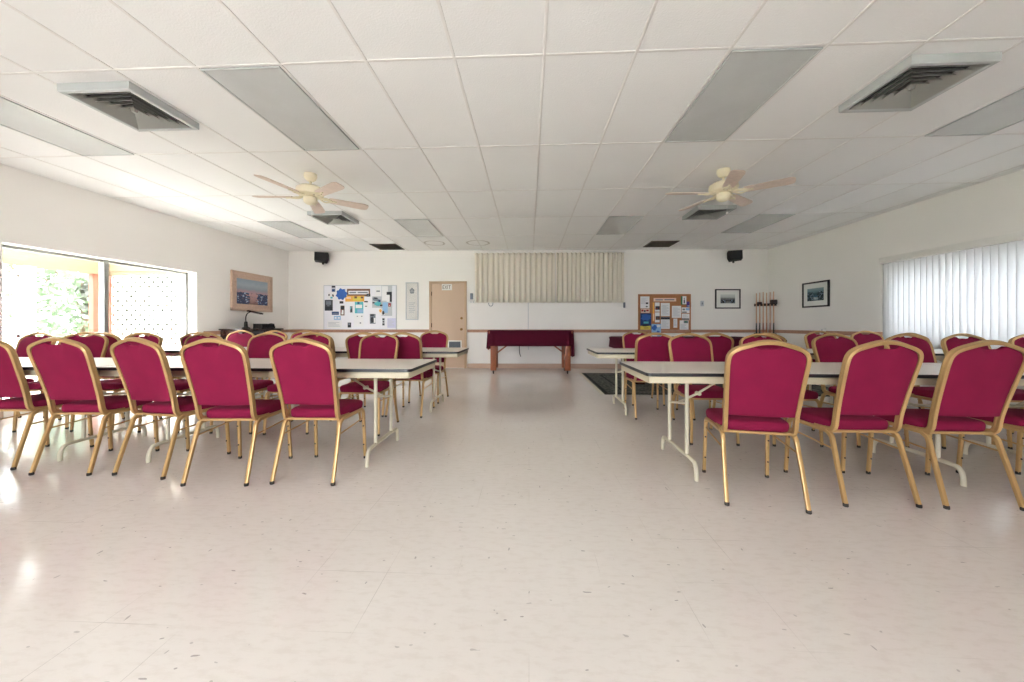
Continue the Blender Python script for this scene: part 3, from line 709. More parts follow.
def make_fan(label, base):
    t = thing('ceiling_fan', label, 'ceiling fan', group='cream ceiling fans')
    MB().lathe([(.07, 0), (.072, -.03), (.06, -.065), (.035, -.085), (.016, -.09)]).build('canopy', M_cream, t)
    MB().cyl((0, 0, -.08), (0, 0, -.15), .014).build('downrod', M_cream, t)
    MB().lathe([(.02, -.135), (.05, -.14), (.115, -.155), (.15, -.18), (.155, -.215), (.145, -.25), (.12, -.268), (.06, -.275)]).build('motor_housing', M_cream, t)
    MB().lathe([(.06, -.27), (.075, -.285), (.078, -.32), (.07, -.345), (.045, -.362), (.012, -.37)]).build('switch_housing', M_cream, t)
    zb = -.275
    for k in range(5):
        a = base + k * 2 * PI / 5; Mt = Matrix.Rotation(a, 4, 'Z') @ Matrix.Translation((0, 0, zb)) @ Matrix.Rotation(math.radians(-12), 4, 'X')
        ou = [(.20, -.052), (.24, -.058), (.45, -.066), (.60, -.070), (.64, -.062), (.66, -.045), (.665, 0)]
        poly = ou + [(x, -y) for x, y in reversed(ou[:-1])]
        m = MB(); m.loft([[Mt @ Vector((x, y, -.004)) for x, y in poly], [Mt @ Vector((x, y, .004)) for x, y in poly]])
        b = m.build('blade', M_blade, t)
        m = MB()
        for s_ in (-1, 1): m.tube([Mt @ q for q in cr([(.09, 0, .008), (.13, s_ * .03, -.006), (.17, s_ * .045, -.010), (.21, s_ * .03, -.010), (.235, s_ * .004, -.010)], 5)], .0085, 8)
        m.tube([Mt @ Vector((.07, 0, .02)), Mt @ Vector((.12, 0, -.002)), Mt @ Vector((.29, 0, -.009))], .011, 8)
        m.build('blade_iron', M_cream, b)
    m = MB(); m.cyl((.03, -.02, -.36), (.03, -.02, -.50), .0014, n=6); m.lathe([(.002, .012), (.011, .006), (.013, -.003), (.009, -.012), (.002, -.015)], c=(.03, -.02, -.51), n=12); m.build('pull_chain', M_white, t)
    return t
fan = make_fan('cream ceiling fan with five pale wooden blades left of the aisle', math.radians(39.5)); fan.location = (-2.62, 4.2, CEIL)
dup(fan, (2.265, 4.31, CEIL), math.radians(-1.5), 'cream ceiling fan with five pale wooden blades right of the aisle', 'cream ceiling fans')

# ------------------------------------------------------------------ far wall furnishings (local frame: x along the wall, -y into the room)
def on_back(name, label, cat, x, z, off=0.0, group=None):
    p = bw(x, z, off); return thing(name, label, cat, p, BWA, group)
# exit door
dr = struct(thing('door_1', 'tan exit door in the far wall', 'door', bw(-1.98), BWA))
for k in ('label', 'category'): del dr[k]
m = MB(); m.box((-.46, -.035, 0), (-.40, 0, 2.12), bev=.004); m.box((.40, -.035, 0), (.46, 0, 2.12), bev=.004); m.box((-.46, -.035, 2.065), (.46, 0, 2.125), bev=.004); m.build('frame', M_frame_tan, dr)
lf = MB().box((-.398, -.022, .012), (.398, -.001, 2.062), bev=.002).build('leaf', M_door, dr)
m = MB(); m.lathe([(.03, 0), (.03, .008), (.012, .012), (.012, .04), (.026, .05), (.03, .065), (.022, .08), (.004, .084)], M=Matrix.Translation((.335, -.022, .95)) @ Matrix.Rotation(PI / 2, 4, 'X'), n=16); m.build('door_knob', M_brass, lf)
m = MB(); m.lathe([(.03, 0), (.03, .012), (.022, .016), (.01, .018)], M=Matrix.Translation((.335, -.022, 1.22)) @ Matrix.Rotation(PI / 2, 4, 'X'), n=16); m.build('deadbolt', M_brass, lf)
m = MB()
for z in (.3, 1.05, 1.82): m.cyl((-.4, -.03, z - .05), (-.4, -.03, z + .05), .009, n=8)
m.build('hinge', M_darkwood, dr)
m = MB(); m.box((.0, -.03, .43), (.34, -.02, .68), 0, .003); m.box((.03, -.033, .46), (.31, -.029, .65), 1)
for k in range(7): m.box((.03, -.036, .468 + k * .026), (.31, -.032, .482 + k * .026), 2)
m.build('louvre_grille', [M_white, M_darkgrey, M_grey], lf)
# EXIT sign on the door
sg = on_back('exit_sign', 'small white sign reading EXIT on the tan door', 'sign', -2.005, 1.98, .0225)
MB().box((-.125, -.004, -.075), (.125, 0, .075), bev=.002).build('plate', M_white, sg)
m = MB()
def seg(m, x0, z0, x1, z1, w_=.011, mi=0):
    a, b = Vector((x0, -.0052, z0)), Vector((x1, -.0052, z1)); m.sweep([a, b], [(-w_ / 2, -.0012), (w_ / 2, -.0012), (w_ / 2, .0012), (-w_ / 2, .0012)], Vector((0, 1, 0)).cross(b - a), mi)
H = .042
seg(m, -.10, -H, -.10, H); 
for z in (-H + .005, 0, H - .005): seg(m, -.10, z, -.06, z)
seg(m, -.048, -H, .0, H, .009); seg(m, -.048, H, .0, -H, .009)
seg(m, .02, -H, .02, H)
seg(m, .067, -H, .067, H); seg(m, .042, H - .005, .094, H - .005)
m.build('lettering', M_brownp, sg)
# stage curtains
def curtain(name, label, x0, x1, seed):
    rnd = random.Random(seed); t = on_back(name, label, 'curtain', (x0 + x1) / 2, 0, .06, 'pleated wall curtains'); W_ = x1 - x0; nf = 15
    wob = [rnd.uniform(-.35, .35) for _ in range(nf + 2)]
    def f(u, v):
        q = u * nf; k = int(q); ph = q * 2 * PI + wob[min(k, nf)] * math.sin(PI * (q - k))
        amp = .040 * (1 - .3 * v) + .006 * math.sin(7 * u + v * 2)
        x = -W_ / 2 + W_ * u + .012 * math.sin(ph * 1.0 + 1.2) * (1 - v)
        return Vector((x, -amp * math.sin(ph) - .01 * math.sin(3 * u), 1.60 + 1.20 * v + .005 * math.sin(ph)))
    MB().grid(f, nf * 12, 12).build('fabric', M_curtain, t, 80, solid=.003)
    return t
curtain('curtain', 'off-white pleated curtain, left panel of the pair high on the far wall', -1.32, .62, 1)
curtain('curtain', 'off-white pleated curtain, right panel of the pair high on the far wall', .645, 2.28, 2)
rod = on_back('curtain_rod', 'white traverse rod above the pleated curtains', 'curtain rod', .48, 2.815, 0)
m = MB(); m.box((-1.82, -.075, -.012), (1.82, -.05, .018), bev=.003); m.box((-1.82, -.06, -.01), (-1.79, 0, .016)); m.box((1.79, -.06, -.01), (1.82, 0, .016)); m.box((-.02, -.06, -.01), (.02, 0, .016)); m.build('track', M_white, rod)
m = MB(); m.tube(cr([(-.5, -.02, -.02), (-.5, -.012, -1.2), (-.5, -.012, -1.75), (-.5, -.012, -2.2), (-.495, -.014, -2.36)], 4), .006, 6); m.build('pull_cord', M_lightgrey, rod)
o = on_back('cord_bracket', 'small dark cord loop under the left end of the curtain', 'bracket', -.93, 1.555, 0)
MB().tube(cr([(-.055, -.02, .05), (-.04, -.025, -.02), (0, -.026, -.04), (.04, -.025, -.02), (.055, -.02, .05)], 5), .007, 8).build('loop', M_grey, o)
MB().box((-.07, -.03, .04), (.07, 0, .06), bev=.004).build('plate', M_white, o)
o = on_back('cord_bracket', 'small white bracket under the right end of the curtain', 'bracket', 2.3, 1.53, 0)
MB().box((-.02, -.05, -.06), (.02, 0, .07), bev=.005).build('post', M_grey, o); MB().box((-.07, -.02, -.07), (.07, 0, -.045), bev=.004).build('plate', M_white, o)
# switches by the door
o = on_back('wall_control', 'grey wall control and switch plate beside the exit door', 'switch', -1.40, 1.66, 0)
MB().box((-.035, -.03, .02), (.035, 0, .17), bev=.006).build('control_box', M_grey, o); MB().box((-.07, -.012, -.09), (.09, 0, .0), bev=.004).build('switch_plate', M_white, o)
m = MB(); m.box((-.025, -.02, -.06), (-.005, -.01, -.03)); m.box((.03, -.02, -.06), (.05, -.01, -.03)); m.build('toggle', M_lightgrey, o)
o = on_back('light_switch', 'small grey switch plate between cork board and framed picture', 'switch', 4.17, 1.575, 0)
MB().box((-.04, -.012, -.065), (.04, 0, .065), bev=.004).build('plate', M_lightgrey, o); MB().box((-.012, -.022, -.025), (.012, -.01, .025), bev=.003).build('toggle', M_grey, o)
# outlet on the right wall rail
o = thing('wall_outlet', 'white cover plate on the wooden rail of the right wall', 'outlet', (XR - .022, 7.28, .93), -PI / 2)
MB().box((-.06, -.025, -.07), (.06, 0, .07), bev=.005).build('plate', M_white, o)
m = MB(); m.box((-.015, -.028, -.045), (.015, -.024, -.012)); m.box((-.015, -.028, .012), (.015, -.024, .045)); m.build('socket', M_lightgrey, o)

def sheet(x0, z0, x1, z1, mats, marks, name, label, cat, group, off, bend=.0):
    """a sheet of paper on the far wall; marks = list of (mi, x0,z0,x1,z1) in 0..1 of the sheet, or ('lines', mi, x0,z0,x1,z1,n)"""
    W_, H_ = x1 - x0, z1 - z0
    m = MB(); m.box((-W_ / 2, -.0015, -H_ / 2), (W_ / 2, 0, H_ / 2))
    k = 0
    for q in marks:
        if q[0] == 'lines':
            _, mi, a, b, c, d, n = q
            for i in range(n):
                zz = b + (d - b) * (i + .5) / n; h = (d - b) / n * .22; e = c - (c - a) * (.35 if i % 3 == 2 else .08 * (i % 2))
                m.box((-W_ / 2 + a * W_, -.0022, -H_ / 2 + (zz - h) * H_), (-W_ / 2 + e * W_, -.0014, -H_ / 2 + (zz + h) * H_), mi)
        elif q[0] == 'blob':
            _, mi, a, b, r1, r2, sd = q; k += 1; rr_ = random.Random(sd)
            n = 18; poly = []
            for i in range(n):
                an = 2 * PI * i / n; f = 1 + rr_.uniform(-.22, .22); poly.append((-W_ / 2 + (a + r1 * math.cos(an) * f) * W_, -H_ / 2 + (b + r2 * math.sin(an) * f) * H_))
            m.prism(poly, -.0024 - k * .0003, -.0014, mi)
        else:
            mi, a, b, c, d = q; k += 1
            m.box((-W_ / 2 + a * W_, -.0022 - k * .0002, -H_ / 2 + b * H_), (-W_ / 2 + c * W_, -.0014, -H_ / 2 + d * H_), mi)
    o = m.build(name, mats); p_ = bw((x0 + x1) / 2, (z0 + z1) / 2, off); o.location = p_; o.rotation_euler = (0, 0, BWA)
    return tag(o, label, cat, group)

# ---- cork board
CBX, CBZ = 3.265, .865                     # middle, bottom edge
CB = on_back('cork_board', 'wood framed cork bulletin board on the far wall right of the curtain', 'bulletin board', CBX, CBZ)
cs = .00216
MB().box((-.61, -.012, .015), (.61, 0, .92)).build('cork_panel', M_cork, CB)
m = MB(); 
for lo, hi in (((-.63, 0), (.63, .03)), ((-.63, .90), (.63, .935)), ((-.63, 0), (-.60, .935)), ((.60, 0), (.63, .935))): m.box((lo[0], -.026, lo[1]), (hi[0], 0, hi[1]), bev=.004)
m.build('frame', M_corkframe, CB)
def cork(a, b, c, d, mats, marks, name, label, cat='notice', off=.0125):
    return sheet(CBX + (a - 495) * cs, CBZ + (580 - d) * cs, CBX + (c - 495) * cs, CBZ + (580 - b) * cs, mats, marks, name, label, cat, 'papers pinned on the cork board', off)
cork(228, 172, 330, 305, [M_paper, M_ink, M_lightgrey], [('lines', 2, .1, .35, .8, .9, 7), (1, .6, .35, .85, .5), (1, .6, .1, .8, .2)], 'notice', 'white sheet with small dark drawing, top left of the cork board')
cork(235, 310, 330, 355, [M_pink, M_red, M_ink], [(1, .05, .3, .3, .8), (2, .35, .2, .55, .7), (1, .62, .35, .9, .8)], 'notice', 'narrow card with dark red spots just above the blue poster on cork board')
cork(228, 360, 350, 546, [M_navy, M_blue, M_yellow, M_ink, M_teal], [('blob', 1, .5, .75, .45, .2, 1), (4, .3, .38, .75, .5), ('blob', 3, .45, .28, .36, .07, 3), (2, .0, .0, .95, .24), (3, .3, .1, .75, .13)], 'poster', 'blue poster with black arc and yellow foot, lower left of the cork board', 'poster')
cork(375, 190, 625, 228, [M_pink, M_grey], [(1, .08, .3, .42, .62), (1, .48, .32, .92, .66)], 'header_strip', 'long pale header strip with grey lettering, top of the cork board', 'sign')
cork(390, 240, 442, 342, [M_paper, M_ink, M_red], [(1, .1, .2, 1, .6), (2, .05, .3, .6, .38), (0, .1, .7, .9, .95)], 'photo_card', 'upper of two white cards with dark photographs on the cork board', 'card')
cork(390, 350, 442, 462, [M_paper, M_ink, M_brownp], [(1, .15, .25, 1, .62), (2, .3, .3, .8, .5)], 'photo_card', 'lower of two white cards with dark photographs on the cork board', 'card')
cork(366, 240, 384, 450, [M_orangeprint, M_pink], [(1, .2, .05, .8, .4), (0, .2, .5, .8, .95)], 'bookmark', 'thin orange strip left of the two photo cards on the cork board', 'strip')
cork(455, 245, 555, 392, [M_paper, M_lightgrey], [('lines', 1, .15, .1, .9, .85, 10)], 'notice', 'plain white typed sheet below the header in the middle of the cork board')
cork(455, 400, 555, 535, [M_paper, M_lightgrey, M_ink], [(2, 0, .78, 1, .98), ('lines', 1, .1, .1, .9, .7, 7)], 'notice', 'white sheet with dark heading, lower middle of the cork board')
cork(350, 480, 455, 628, [M_sky, M_blue, M_paper], [('blob', 1, .3, .7, .25, .2, 5), ('blob', 2, .75, .85, .2, .1, 6), (2, .1, .05, .6, .16), ('blob', 1, .7, .4, .16, .1, 8)], 'flyer', 'blue and white flyer hanging over the bottom frame of the cork board', 'flyer', .0275)
cork(578, 278, 680, 412, [M_paper, M_lightgrey], [('lines', 1, .12, .12, .9, .88, 9)], 'notice', 'plain white typed sheet right of the middle on the cork board')
cork(595, 420, 638, 522, [M_paper, M_lightgrey], [('lines', 1, .15, .2, .85, .9, 6)], 'notice', 'small narrow white slip under the right typed sheet on the cork board')
cork(678, 170, 738, 264, [M_green, M_paper, M_ink], [(1, .28, .05, 1, 1), (2, .5, .15, .72, .55), (2, .55, .6, .68, .8)], 'leaflet', 'green and white leaflet, top right of the cork board', 'leaflet')
cork(740, 230, 790, 292, [M_purple, M_sky], [(1, .2, .1, .7, .3)], 'leaflet', 'purple leaflet at the right edge of the cork board', 'leaflet')
cork(686, 296, 778, 358, [M_paper, M_ink, M_sky, M_grey], [(1, .05, .08, .6, .25), (2, .5, .5, .95, .9), (3, .1, .5, .4, .8)], 'notice', 'white sheet with bluish picture below the purple leaflet on cork')
cork(688, 366, 772, 436, [M_paper, M_lightgrey, M_darkgrey], [('lines', 1, .1, .4, .9, .9, 4), (2, .0, .05, .95, .26)], 'notice', 'white sheet with dark lower strip at the right of the cork board')
cork(664, 440, 762, 546, [M_paper, M_lightgrey, M_grey, M_green], [(2, .45, .7, .95, .98), (3, .55, .78, .8, .9), ('lines', 1, .1, .1, .8, .6, 5)], 'notice', 'white sheet with grey corner picture, bottom right of the cork board')
# ---- white notice board
WBX, WBZ = -4.15, .90
WBD = on_back('notice_board', 'large white notice board covered in cuttings on the far wall left of the door', 'bulletin board', WBX, WBZ)
ws = .00292
MB().box((-.90, -.014, 0), (.90, 0, 1.13), bev=.002).build('panel', M_board, WBD)
m = MB(); 
for lo, hi in (((-.905, -.005), (.905, .012)), ((-.905, 1.12), (.905, 1.135)), ((-.905, 0), (-.89, 1.13)), ((.89, 0), (.905, 1.13))): m.box((lo[0], -.02, lo[1]), (hi[0], 0, hi[1]), bev=.003)
m.build('frame', M_lightgrey, WBD)
def wbs(a, b, c, d, mats, marks, name, label, cat='cutting', off=.0148):
    return sheet(WBX + (a - 430) * ws, WBZ + (480 - d) * ws, WBX + (c - 430) * ws, WBZ + (480 - b) * ws, mats, marks, name, label, cat, 'cuttings on the white notice board', off)
wbs(320, 122, 515, 186, [M_brownp, M_paper, M_grey], [(1, .06, .28, .94, .74), (2, .1, .42, .4, .6), (2, .46, .42, .9, .6)], 'title_plaque', 'brown plaque with white lettering band, top of the white notice board', 'sign')
o = wbs(228, 120, 318, 214, [M_blue, M_navy], [], 'cutout', 'blue cloud-shaped cutout, top left of the white notice board', off=.0165)
me = o.data; bm = bmesh.new(); rr_ = random.Random(2); n = 26
poly = [(.13 * (1 + .14 * math.sin(i * 1.9) + .06 * rr_.uniform(-1, 1)) * math.cos(2 * PI * i / n), .135 * (1 + .14 * math.sin(i * 1.9)) * math.sin(2 * PI * i / n)) for i in range(n)]
q0 = [bm.verts.new((x, -.002, z)) for x, z in poly]; q1 = [bm.verts.new((x, 0, z)) for x, z in poly]; bm.faces.new(q0); bm.faces.new(q1[::-1])
for i in range(n): bm.faces.new((q0[i], q1[i], q1[(i + 1) % n], q0[(i + 1) % n]))
bmesh.ops.recalc_face_normals(bm, faces=list(bm.faces)); bm.to_mesh(me); bm.free()
wbs(305, 180, 466, 230, [M_orangeprint, M_yellow, M_brownp, M_pink], [(1, .4, .15, .85, .8), (2, .48, .55, .62, .9), (2, .82, .55, .95, .85), (3, .05, .5, .3, .8)], 'banner', 'orange and yellow banner under the brown plaque on the white notice board', off=.0155)
wbs(130, 215, 198, 306, [M_darkgrey, M_grey, M_ink], [(1, .15, .55, .8, .9), (2, 0, .05, 1, .38), (1, .3, .42, .6, .5)], 'photo', 'dark photograph at the left edge of the white notice board', 'photo')
wbs(190, 314, 250, 341, [M_navy, M_grey], [(1, .1, .35, .9, .6)], 'strip', 'navy strip below the dark photograph on the white notice board', 'strip')
wbs(208, 350, 266, 383, [M_sky, M_paper, M_blue], [(1, .12, .25, .4, .75), (1, .55, .3, .88, .7), (2, .42, .4, .5, .6)], 'card', 'light blue card, lower left of the white notice board', 'card')
wbs(264, 263, 298, 346, [M_brownp, M_paper, M_ink, M_red], [(1, .25, .1, .75, .55), (2, .1, .62, .9, .95), (3, .1, .3, .3, .6)], 'photo', 'tall brown and white photograph left of centre on the white notice board', 'photo')
wbs(386, 232, 458, 328, [M_teal, M_sky, M_paper, M_navy], [(2, .1, .45, .85, .75), (3, .3, .82, .55, .98), (1, .3, .05, .95, .35)], 'poster', 'teal poster in the centre of the white notice board', 'poster')
wbs(532, 186, 622, 282, [M_lightgrey, M_grey, M_ink, M_teal, M_navy], [('blob', 1, .35, .75, .3, .18, 4), ('blob', 3, .55, .35, .3, .2, 5), (2, .2, .78, .5, .9), (2, .05, .38, .28, .5), (4, .6, .5, .8, .72), (2, .75, .15, .98, .28)], 'collage', 'grey and teal photo collage right of centre on the white notice board', 'collage')
wbs(612, 95, 702, 350, [M_lightgrey, M_paper, M_ink, M_red, M_sky], [(1, .04, .5, .6, .98), (4, .1, .1, .6, .45)], 'poster', 'tall pale poster at the right of the white notice board', 'poster')
wbs(656, 148, 700, 232, [M_ink, M_paper], [(1, 0, 0, .6, .7)], 'cutting', 'black bracket-shaped cutting on the tall pale poster of the white notice board', off=.0185)
wbs(670, 243, 692, 272, [M_red, M_pink], [(1, .3, .2, .7, .5)], 'cutting', 'small red cutting on the tall pale poster of the white notice board', off=.0185)
wbs(513, 334, 562, 416, [M_grey, M_ink, M_paper], [('blob', 1, .4, .4, .3, .35, 7), (1, .1, .8, .7, .98), (2, .7, .1, .98, .6)], 'photo', 'grey photograph, lower right of centre on the white notice board', 'photo')
wbs(618, 368, 640, 432, [M_lightgrey, M_ink], [(1, .1, .05, .9, .3), (1, .2, .4, .8, .62), (1, .1, .72, .9, .95)], 'strip', 'narrow strip of dark pictures near the lower right of the white notice board', 'strip')
wbs(662, 370, 734, 450, [M_lav, M_lightgrey], [('lines', 1, .1, .15, .8, .85, 6)], 'notice', 'lavender sheet, bottom right corner of the white notice board', 'notice')
wbs(325, 406, 354, 448, [M_ink, M_grey], [(1, .2, .5, .7, .9)], 'cutting', 'small dark cutting, bottom centre of the white notice board')
wbs(188, 94, 222, 148, [M_lightgrey, M_ink, M_navy], [(1, .05, .68, .9, .98), (2, .1, .05, .85, .45)], 'cutting', 'small dark two-part cutting above the blue cutout on the white notice board')
wbs(154, 150, 216, 206, [M_paper, M_ink, M_teal], [('blob', 1, .2, .6, .1, .16, 3), ('blob', 1, .75, .5, .12, .2, 4), (2, .4, .05, .7, .3)], 'drawing', 'white drawing with dark marks left of the blue cutout on the white notice board')
wbs(256, 226, 288, 246, [M_ink, M_darkgrey], [(1, .2, .2, .6, .7)], 'cutting', 'small black label below the blue cutout on the white notice board')
wbs(344, 268, 366, 322, [M_grey, M_ink, M_teal], [(1, .3, .1, .8, .7), (2, .1, .5, .5, .9)], 'cutting', 'small grey figure cutting left of the teal poster on the white notice board')
wbs(462, 222, 500, 278, [M_paper, M_ink], [(1, .1, .75, .9, .95), (1, .3, .1, .7, .22)], 'note', 'small white note right of the teal poster on the white notice board', 'note')
wbs(486, 164, 518, 188, [M_ink, M_grey], [(1, .3, .3, .6, .7)], 'cutting', 'small black cutting under the right end of the brown plaque', off=.0175)
wbs(560, 108, 606, 180, [M_paper, M_grey], [(1, .2, .45, .85, .6)], 'note', 'white note with grey line above the collage on the white notice board', 'note')
wbs(590, 284, 640, 340, [M_paper, M_ink, M_orangeprint], [('blob', 2, .25, .6, .2, .25, 2), ('blob', 1, .75, .3, .2, .3, 3)], 'note', 'white note with orange and black marks below the collage', 'note')
wbs(150, 390, 275, 452, [M_paper, M_lightgrey], [('lines', 1, .08, .15, .9, .85, 4)], 'notice', 'wide white typed sheet, bottom left of the white notice board', 'notice')
wbs(378, 340, 460, 440, [M_paper, M_grey], [(1, .3, .82, .42, .9), (1, .75, .82, .88, .9), (1, .6, .25, .75, .36)], 'notice', 'white sheet with grey dots below the teal poster', 'notice')
# framed poster between board and door
o = on_back('framed_poster', 'tall narrow framed pale poster with grey emblem between notice board and exit door', 'poster', -2.865, 1.64)
m = MB(); 
for lo, hi in (((-.155, -.46), (.155, -.44)), ((-.155, .44), (.155, .46)), ((-.155, -.46), (-.135, .46)), ((.135, -.46), (.155, .46))): m.box((lo[0], -.022, lo[1]), (hi[0], 0, hi[1]), bev=.003)
m.build('frame', M_lightgrey, o)
m = MB(); m.box((-.137, -.012, -.442), (.137, -.002, .442)); 
for k in range(5):
    a = k * 2 * PI / 5; m.lathe([(.03, 0), (.03, .002)], 1, 12, M=Matrix.Translation((.035 * math.sin(a), -.012, .25 + .045 * math.cos(a))) @ Matrix.Rotation(PI / 2, 4, 'X'))
for k in range(6): m.box((-.08, -.0128, -.05 - k * .045), (.08 - .03 * (k % 2), -.011, -.035 - k * .045), 2)
m.build('print', [M_white, M_grey, M_lightgrey], o)
m = MB(); m.box((-.137, -.0165, -.442), (.137, -.0155, .442)); m.build('glass', M_glass, o)
# framed pictures
def picture(name, label, W_, H_, fw, mats, art, mw, loc, rz):
    t = thing(name, label, 'picture', loc, rz)
    m = MB(); a, b = W_ / 2, H_ / 2
    for lo, hi in (((-a, -b), (a, -b + fw)), ((-a, b - fw), (a, b)), ((-a, -b), (-a + fw, b)), ((a - fw, -b), (a, b))): m.box((lo[0], -.03, lo[1]), (hi[0], 0, hi[1]), bev=.004)
    m.build('frame', mats[0], t)
    MB().box((-a + fw * .9, -.014, -b + fw * .9), (a - fw * .9, -.002, b - fw * .9)).build('mat_board', mats[1], t)
    MB().box((-a + fw + mw, -.017, -b + fw + mw), (a - fw - mw, -.0135, b - fw - mw)).build('artwork', art, t)
    return t
A_flow = painting_mat('garden_painting', [(0, (120, 92, 84)), (.18, (176, 140, 136)), (.42, (192, 154, 154)), (.52, (178, 150, 160)), (.60, (150, 160, 172)), (.78, (164, 178, 188)), (1, (146, 164, 182))], 7, (58, 70, 104), blot_hi=.46)
A_bw = painting_mat('grey_photograph', [(0, (150, 150, 148)), (.3, (60, 60, 62)), (.55, (120, 122, 122)), (.7, (190, 192, 190)), (1, (210, 212, 210))], 6, (36, 36, 38), blot_hi=.4)
A_lake = painting_mat('lake_print', [(0, (50, 80, 96)), (.2, (200, 214, 220)), (.32, (70, 104, 130)), (.55, (64, 92, 100)), (.75, (120, 150, 160)), (1, (150, 170, 176))], 6, (44, 62, 66), blot_hi=.7)
picture('framed_painting', 'large tan framed garden painting with blue flowers on the left wall', 1.15, .81, .06, [M_tanframe, M_tanframe], A_flow, .085, (XL, 7.465, 1.755), PI / 2)
p = bw(4.775, 1.685)
picture('framed_photograph', 'small black framed grey photograph on the far wall left of the cue rack', .60, .47, .028, [M_blackframe, M_matboard], A_bw, .10, p, BWA)
picture('framed_print', 'small black framed blue lake print on the right wall', .67, .51, .03, [M_blackframe, M_matboard], A_lake, .10, (XR, 7.485, 1.67), -PI / 2)
# loudspeakers
def speaker(label, x, z, dirx):
    t = on_back('loudspeaker', label, 'loudspeaker', x, z, .004, 'corner loudspeakers under the ceiling')
    m = MB(); M_ = Matrix.Translation((0, -.2, 0)) @ Matrix.Scale(.85, 4) @ Matrix.Rotation(dirx * .35, 4, 'Z') @ Matrix.Rotation(-.16, 4, 'X')
    poly = [(-.17, -.12), (.13, -.15), (.17, -.05), (.17, .12), (-.17, .12)]
    if dirx < 0: poly = [(-a, b) for a, b in reversed(poly)]
    m.prism(poly, -.09, .1, M=M_); m.build('cabinet', M_black, t)
    MB().box((-.15, -.1, -.09), (.15, -.092, .105), M=M_).build('grille', M_black, t)
    m = MB(); m.box((-.05, -.012, -.06), (.05, 0, .06)); m.cyl((0, 0, 0), (0, -.13, 0), .018, n=10); m.build('bracket', M_black, t)
    m = MB(); m.tube([(dirx * .02, -.17, -.10), (dirx * .02, -.18, -.17)], .022, 10); m.build('pivot_knob', M_black, t)
    return t
speaker('black loudspeaker under the ceiling in the far left corner', -5.0, 2.69, 1)
speaker('black loudspeaker under the ceiling near the far right corner', 4.83, 2.69, -1)
# cue rack across the far right corner
ca = Vector((5.36, 8.84, 0)); cb = Vector((5.69, 8.56, 0)); dv = (cb - ca).normalized(); ang = math.atan2(dv.y, dv.x); mid = (ca + cb) / 2; hl = (cb - ca).length / 2
cr_ = thing('cue_rack', 'dark wooden cue rack set across the far right corner', 'rack', mid, ang)
m = MB(); m.box((-hl, -.03, 1.50), (hl, .015, 1.56), bev=.006)
for k in range(6): 
    x = -hl + .04 + k * (2 * hl - .08) / 5; m.cyl((x - .02, -.03, 1.53), (x - .02, -.07, 1.55), .012, n=8); m.cyl((x + .025, -.03, 1.53), (x + .025, -.07, 1.55), .012, n=8)
m.box((hl - .12, -.07, 1.53), (hl + .02, -.01, 1.64), bev=.02); m.box((-hl + .06, -.06, 1.53), (-hl + .16, -.01, 1.6), bev=.015)
m.build('top_bar', M_darkwood, cr_)
MB().box((-hl, -.075, .83), (hl, .015, .865), bev=.006).build('butt_shelf', M_darkwood, cr_)
WORDS = ['first', 'second', 'third', 'fourth', 'fifth', 'sixth']
for k in range(6):
    x = -hl + .05 + k * (2 * hl - .10) / 5; q = mid + dv * x + Vector((dv.y, -dv.x, 0)) * .045
    t = thing('pool_cue', 'slim wooden pool cue standing in the corner rack, %s from the left' % WORDS[k], 'cue', (q.x, q.y, .866), 0, 'cues in the corner rack')
    MB().cyl((0, 0, .24), (0, 0, .94 + .01 * (k % 3)), .013, .009, n=10).build('shaft', M_cue, t)
    MB().cyl((0, 0, 0), (0, 0, .24), .016, .012, n=10).build('butt', M_black if k in (0, 1, 5) else M_wood, t)

# ------------------------------------------------------------------ left wall cabinet with lamp and caddy
cb_ = thing('wooden_cabinet', 'dark polished wooden cabinet against the left wall under the painting', 'cabinet', (XL + .03, 7.165, 0), PI / 2)
MB().box((-.54, -.44, .08), (.54, 0, .955), bev=.008).build('body', M_darkwood, cb_)
MB().box((-.57, -.48, .955), (.57, .01, .985), bev=.008).build('lid', M_darkwood, cb_)
MB().box((-.50, -.42, 0), (.50, -.02, .08)).build('plinth', M_black, cb_)
for k in range(2):
    d = MB().box((-.51 + k * .515, -.458, .12), (-.005 + k * .515, -.44, .92), bev=.006).build('door', M_darkwood, cb_)
    MB().lathe([(.008, 0), (.008, .015), (.014, .022), (.010, .032), (.002, .034)], M=Matrix.Translation((-.06 + k * .12, -.458, .55)) @ Matrix.Rotation(PI / 2, 4, 'X'), n=12).build('knob', M_brass, d)
lx, ly = XL + .13, 7.13
lp = thing('desk_lamp', 'dark gooseneck lamp with long horizontal shade on the cabinet', 'lamp', (lx, ly, .985), PI / 2)
MB().lathe([(.075, 0), (.078, .012), (.06, .025), (.035, .035), (.03, .13), (.022, .145)]).build('base', M_black, lp)
MB().tube(cr([(0, 0, .14), (0, 0, .24), (.04, 0, .31), (.12, 0, .345)], 6), .010, 8).build('neck', M_black, lp)
m = MB(); m.sweep([(.06, -.0, .365), (.44, 0, .315)], [(-.016, -.03), (.010, -.035), (.02, 0), (.010, .035), (-.016, .03)], (0, 0, 1)); m.build('shade', M_darkwood, lp)
bs = thing('handled_caddy', 'black slotted caddy with side handle on the cabinet by the lamp', 'caddy', (XL + .33, 7.38, .9855), PI / 2)
m = MB(); m.box((-.19, -.1, 0), (.17, .1, .03), bev=.004); m.box((-.19, -.1, .08), (.17, .1, .1), bev=.004)
for k in range(8): m.box((-.185 + k * .049, -.098, .03), (-.170 + k * .049, .098, .08))
m.build('slotted_body', M_black, bs)
MB().tube(cr([(.16, 0, .095), (.24, 0, .095), (.29, 0, .06), (.31, 0, .01), (.2, 0, .012)], 5), .012, 8).build('handle', M_black, bs)
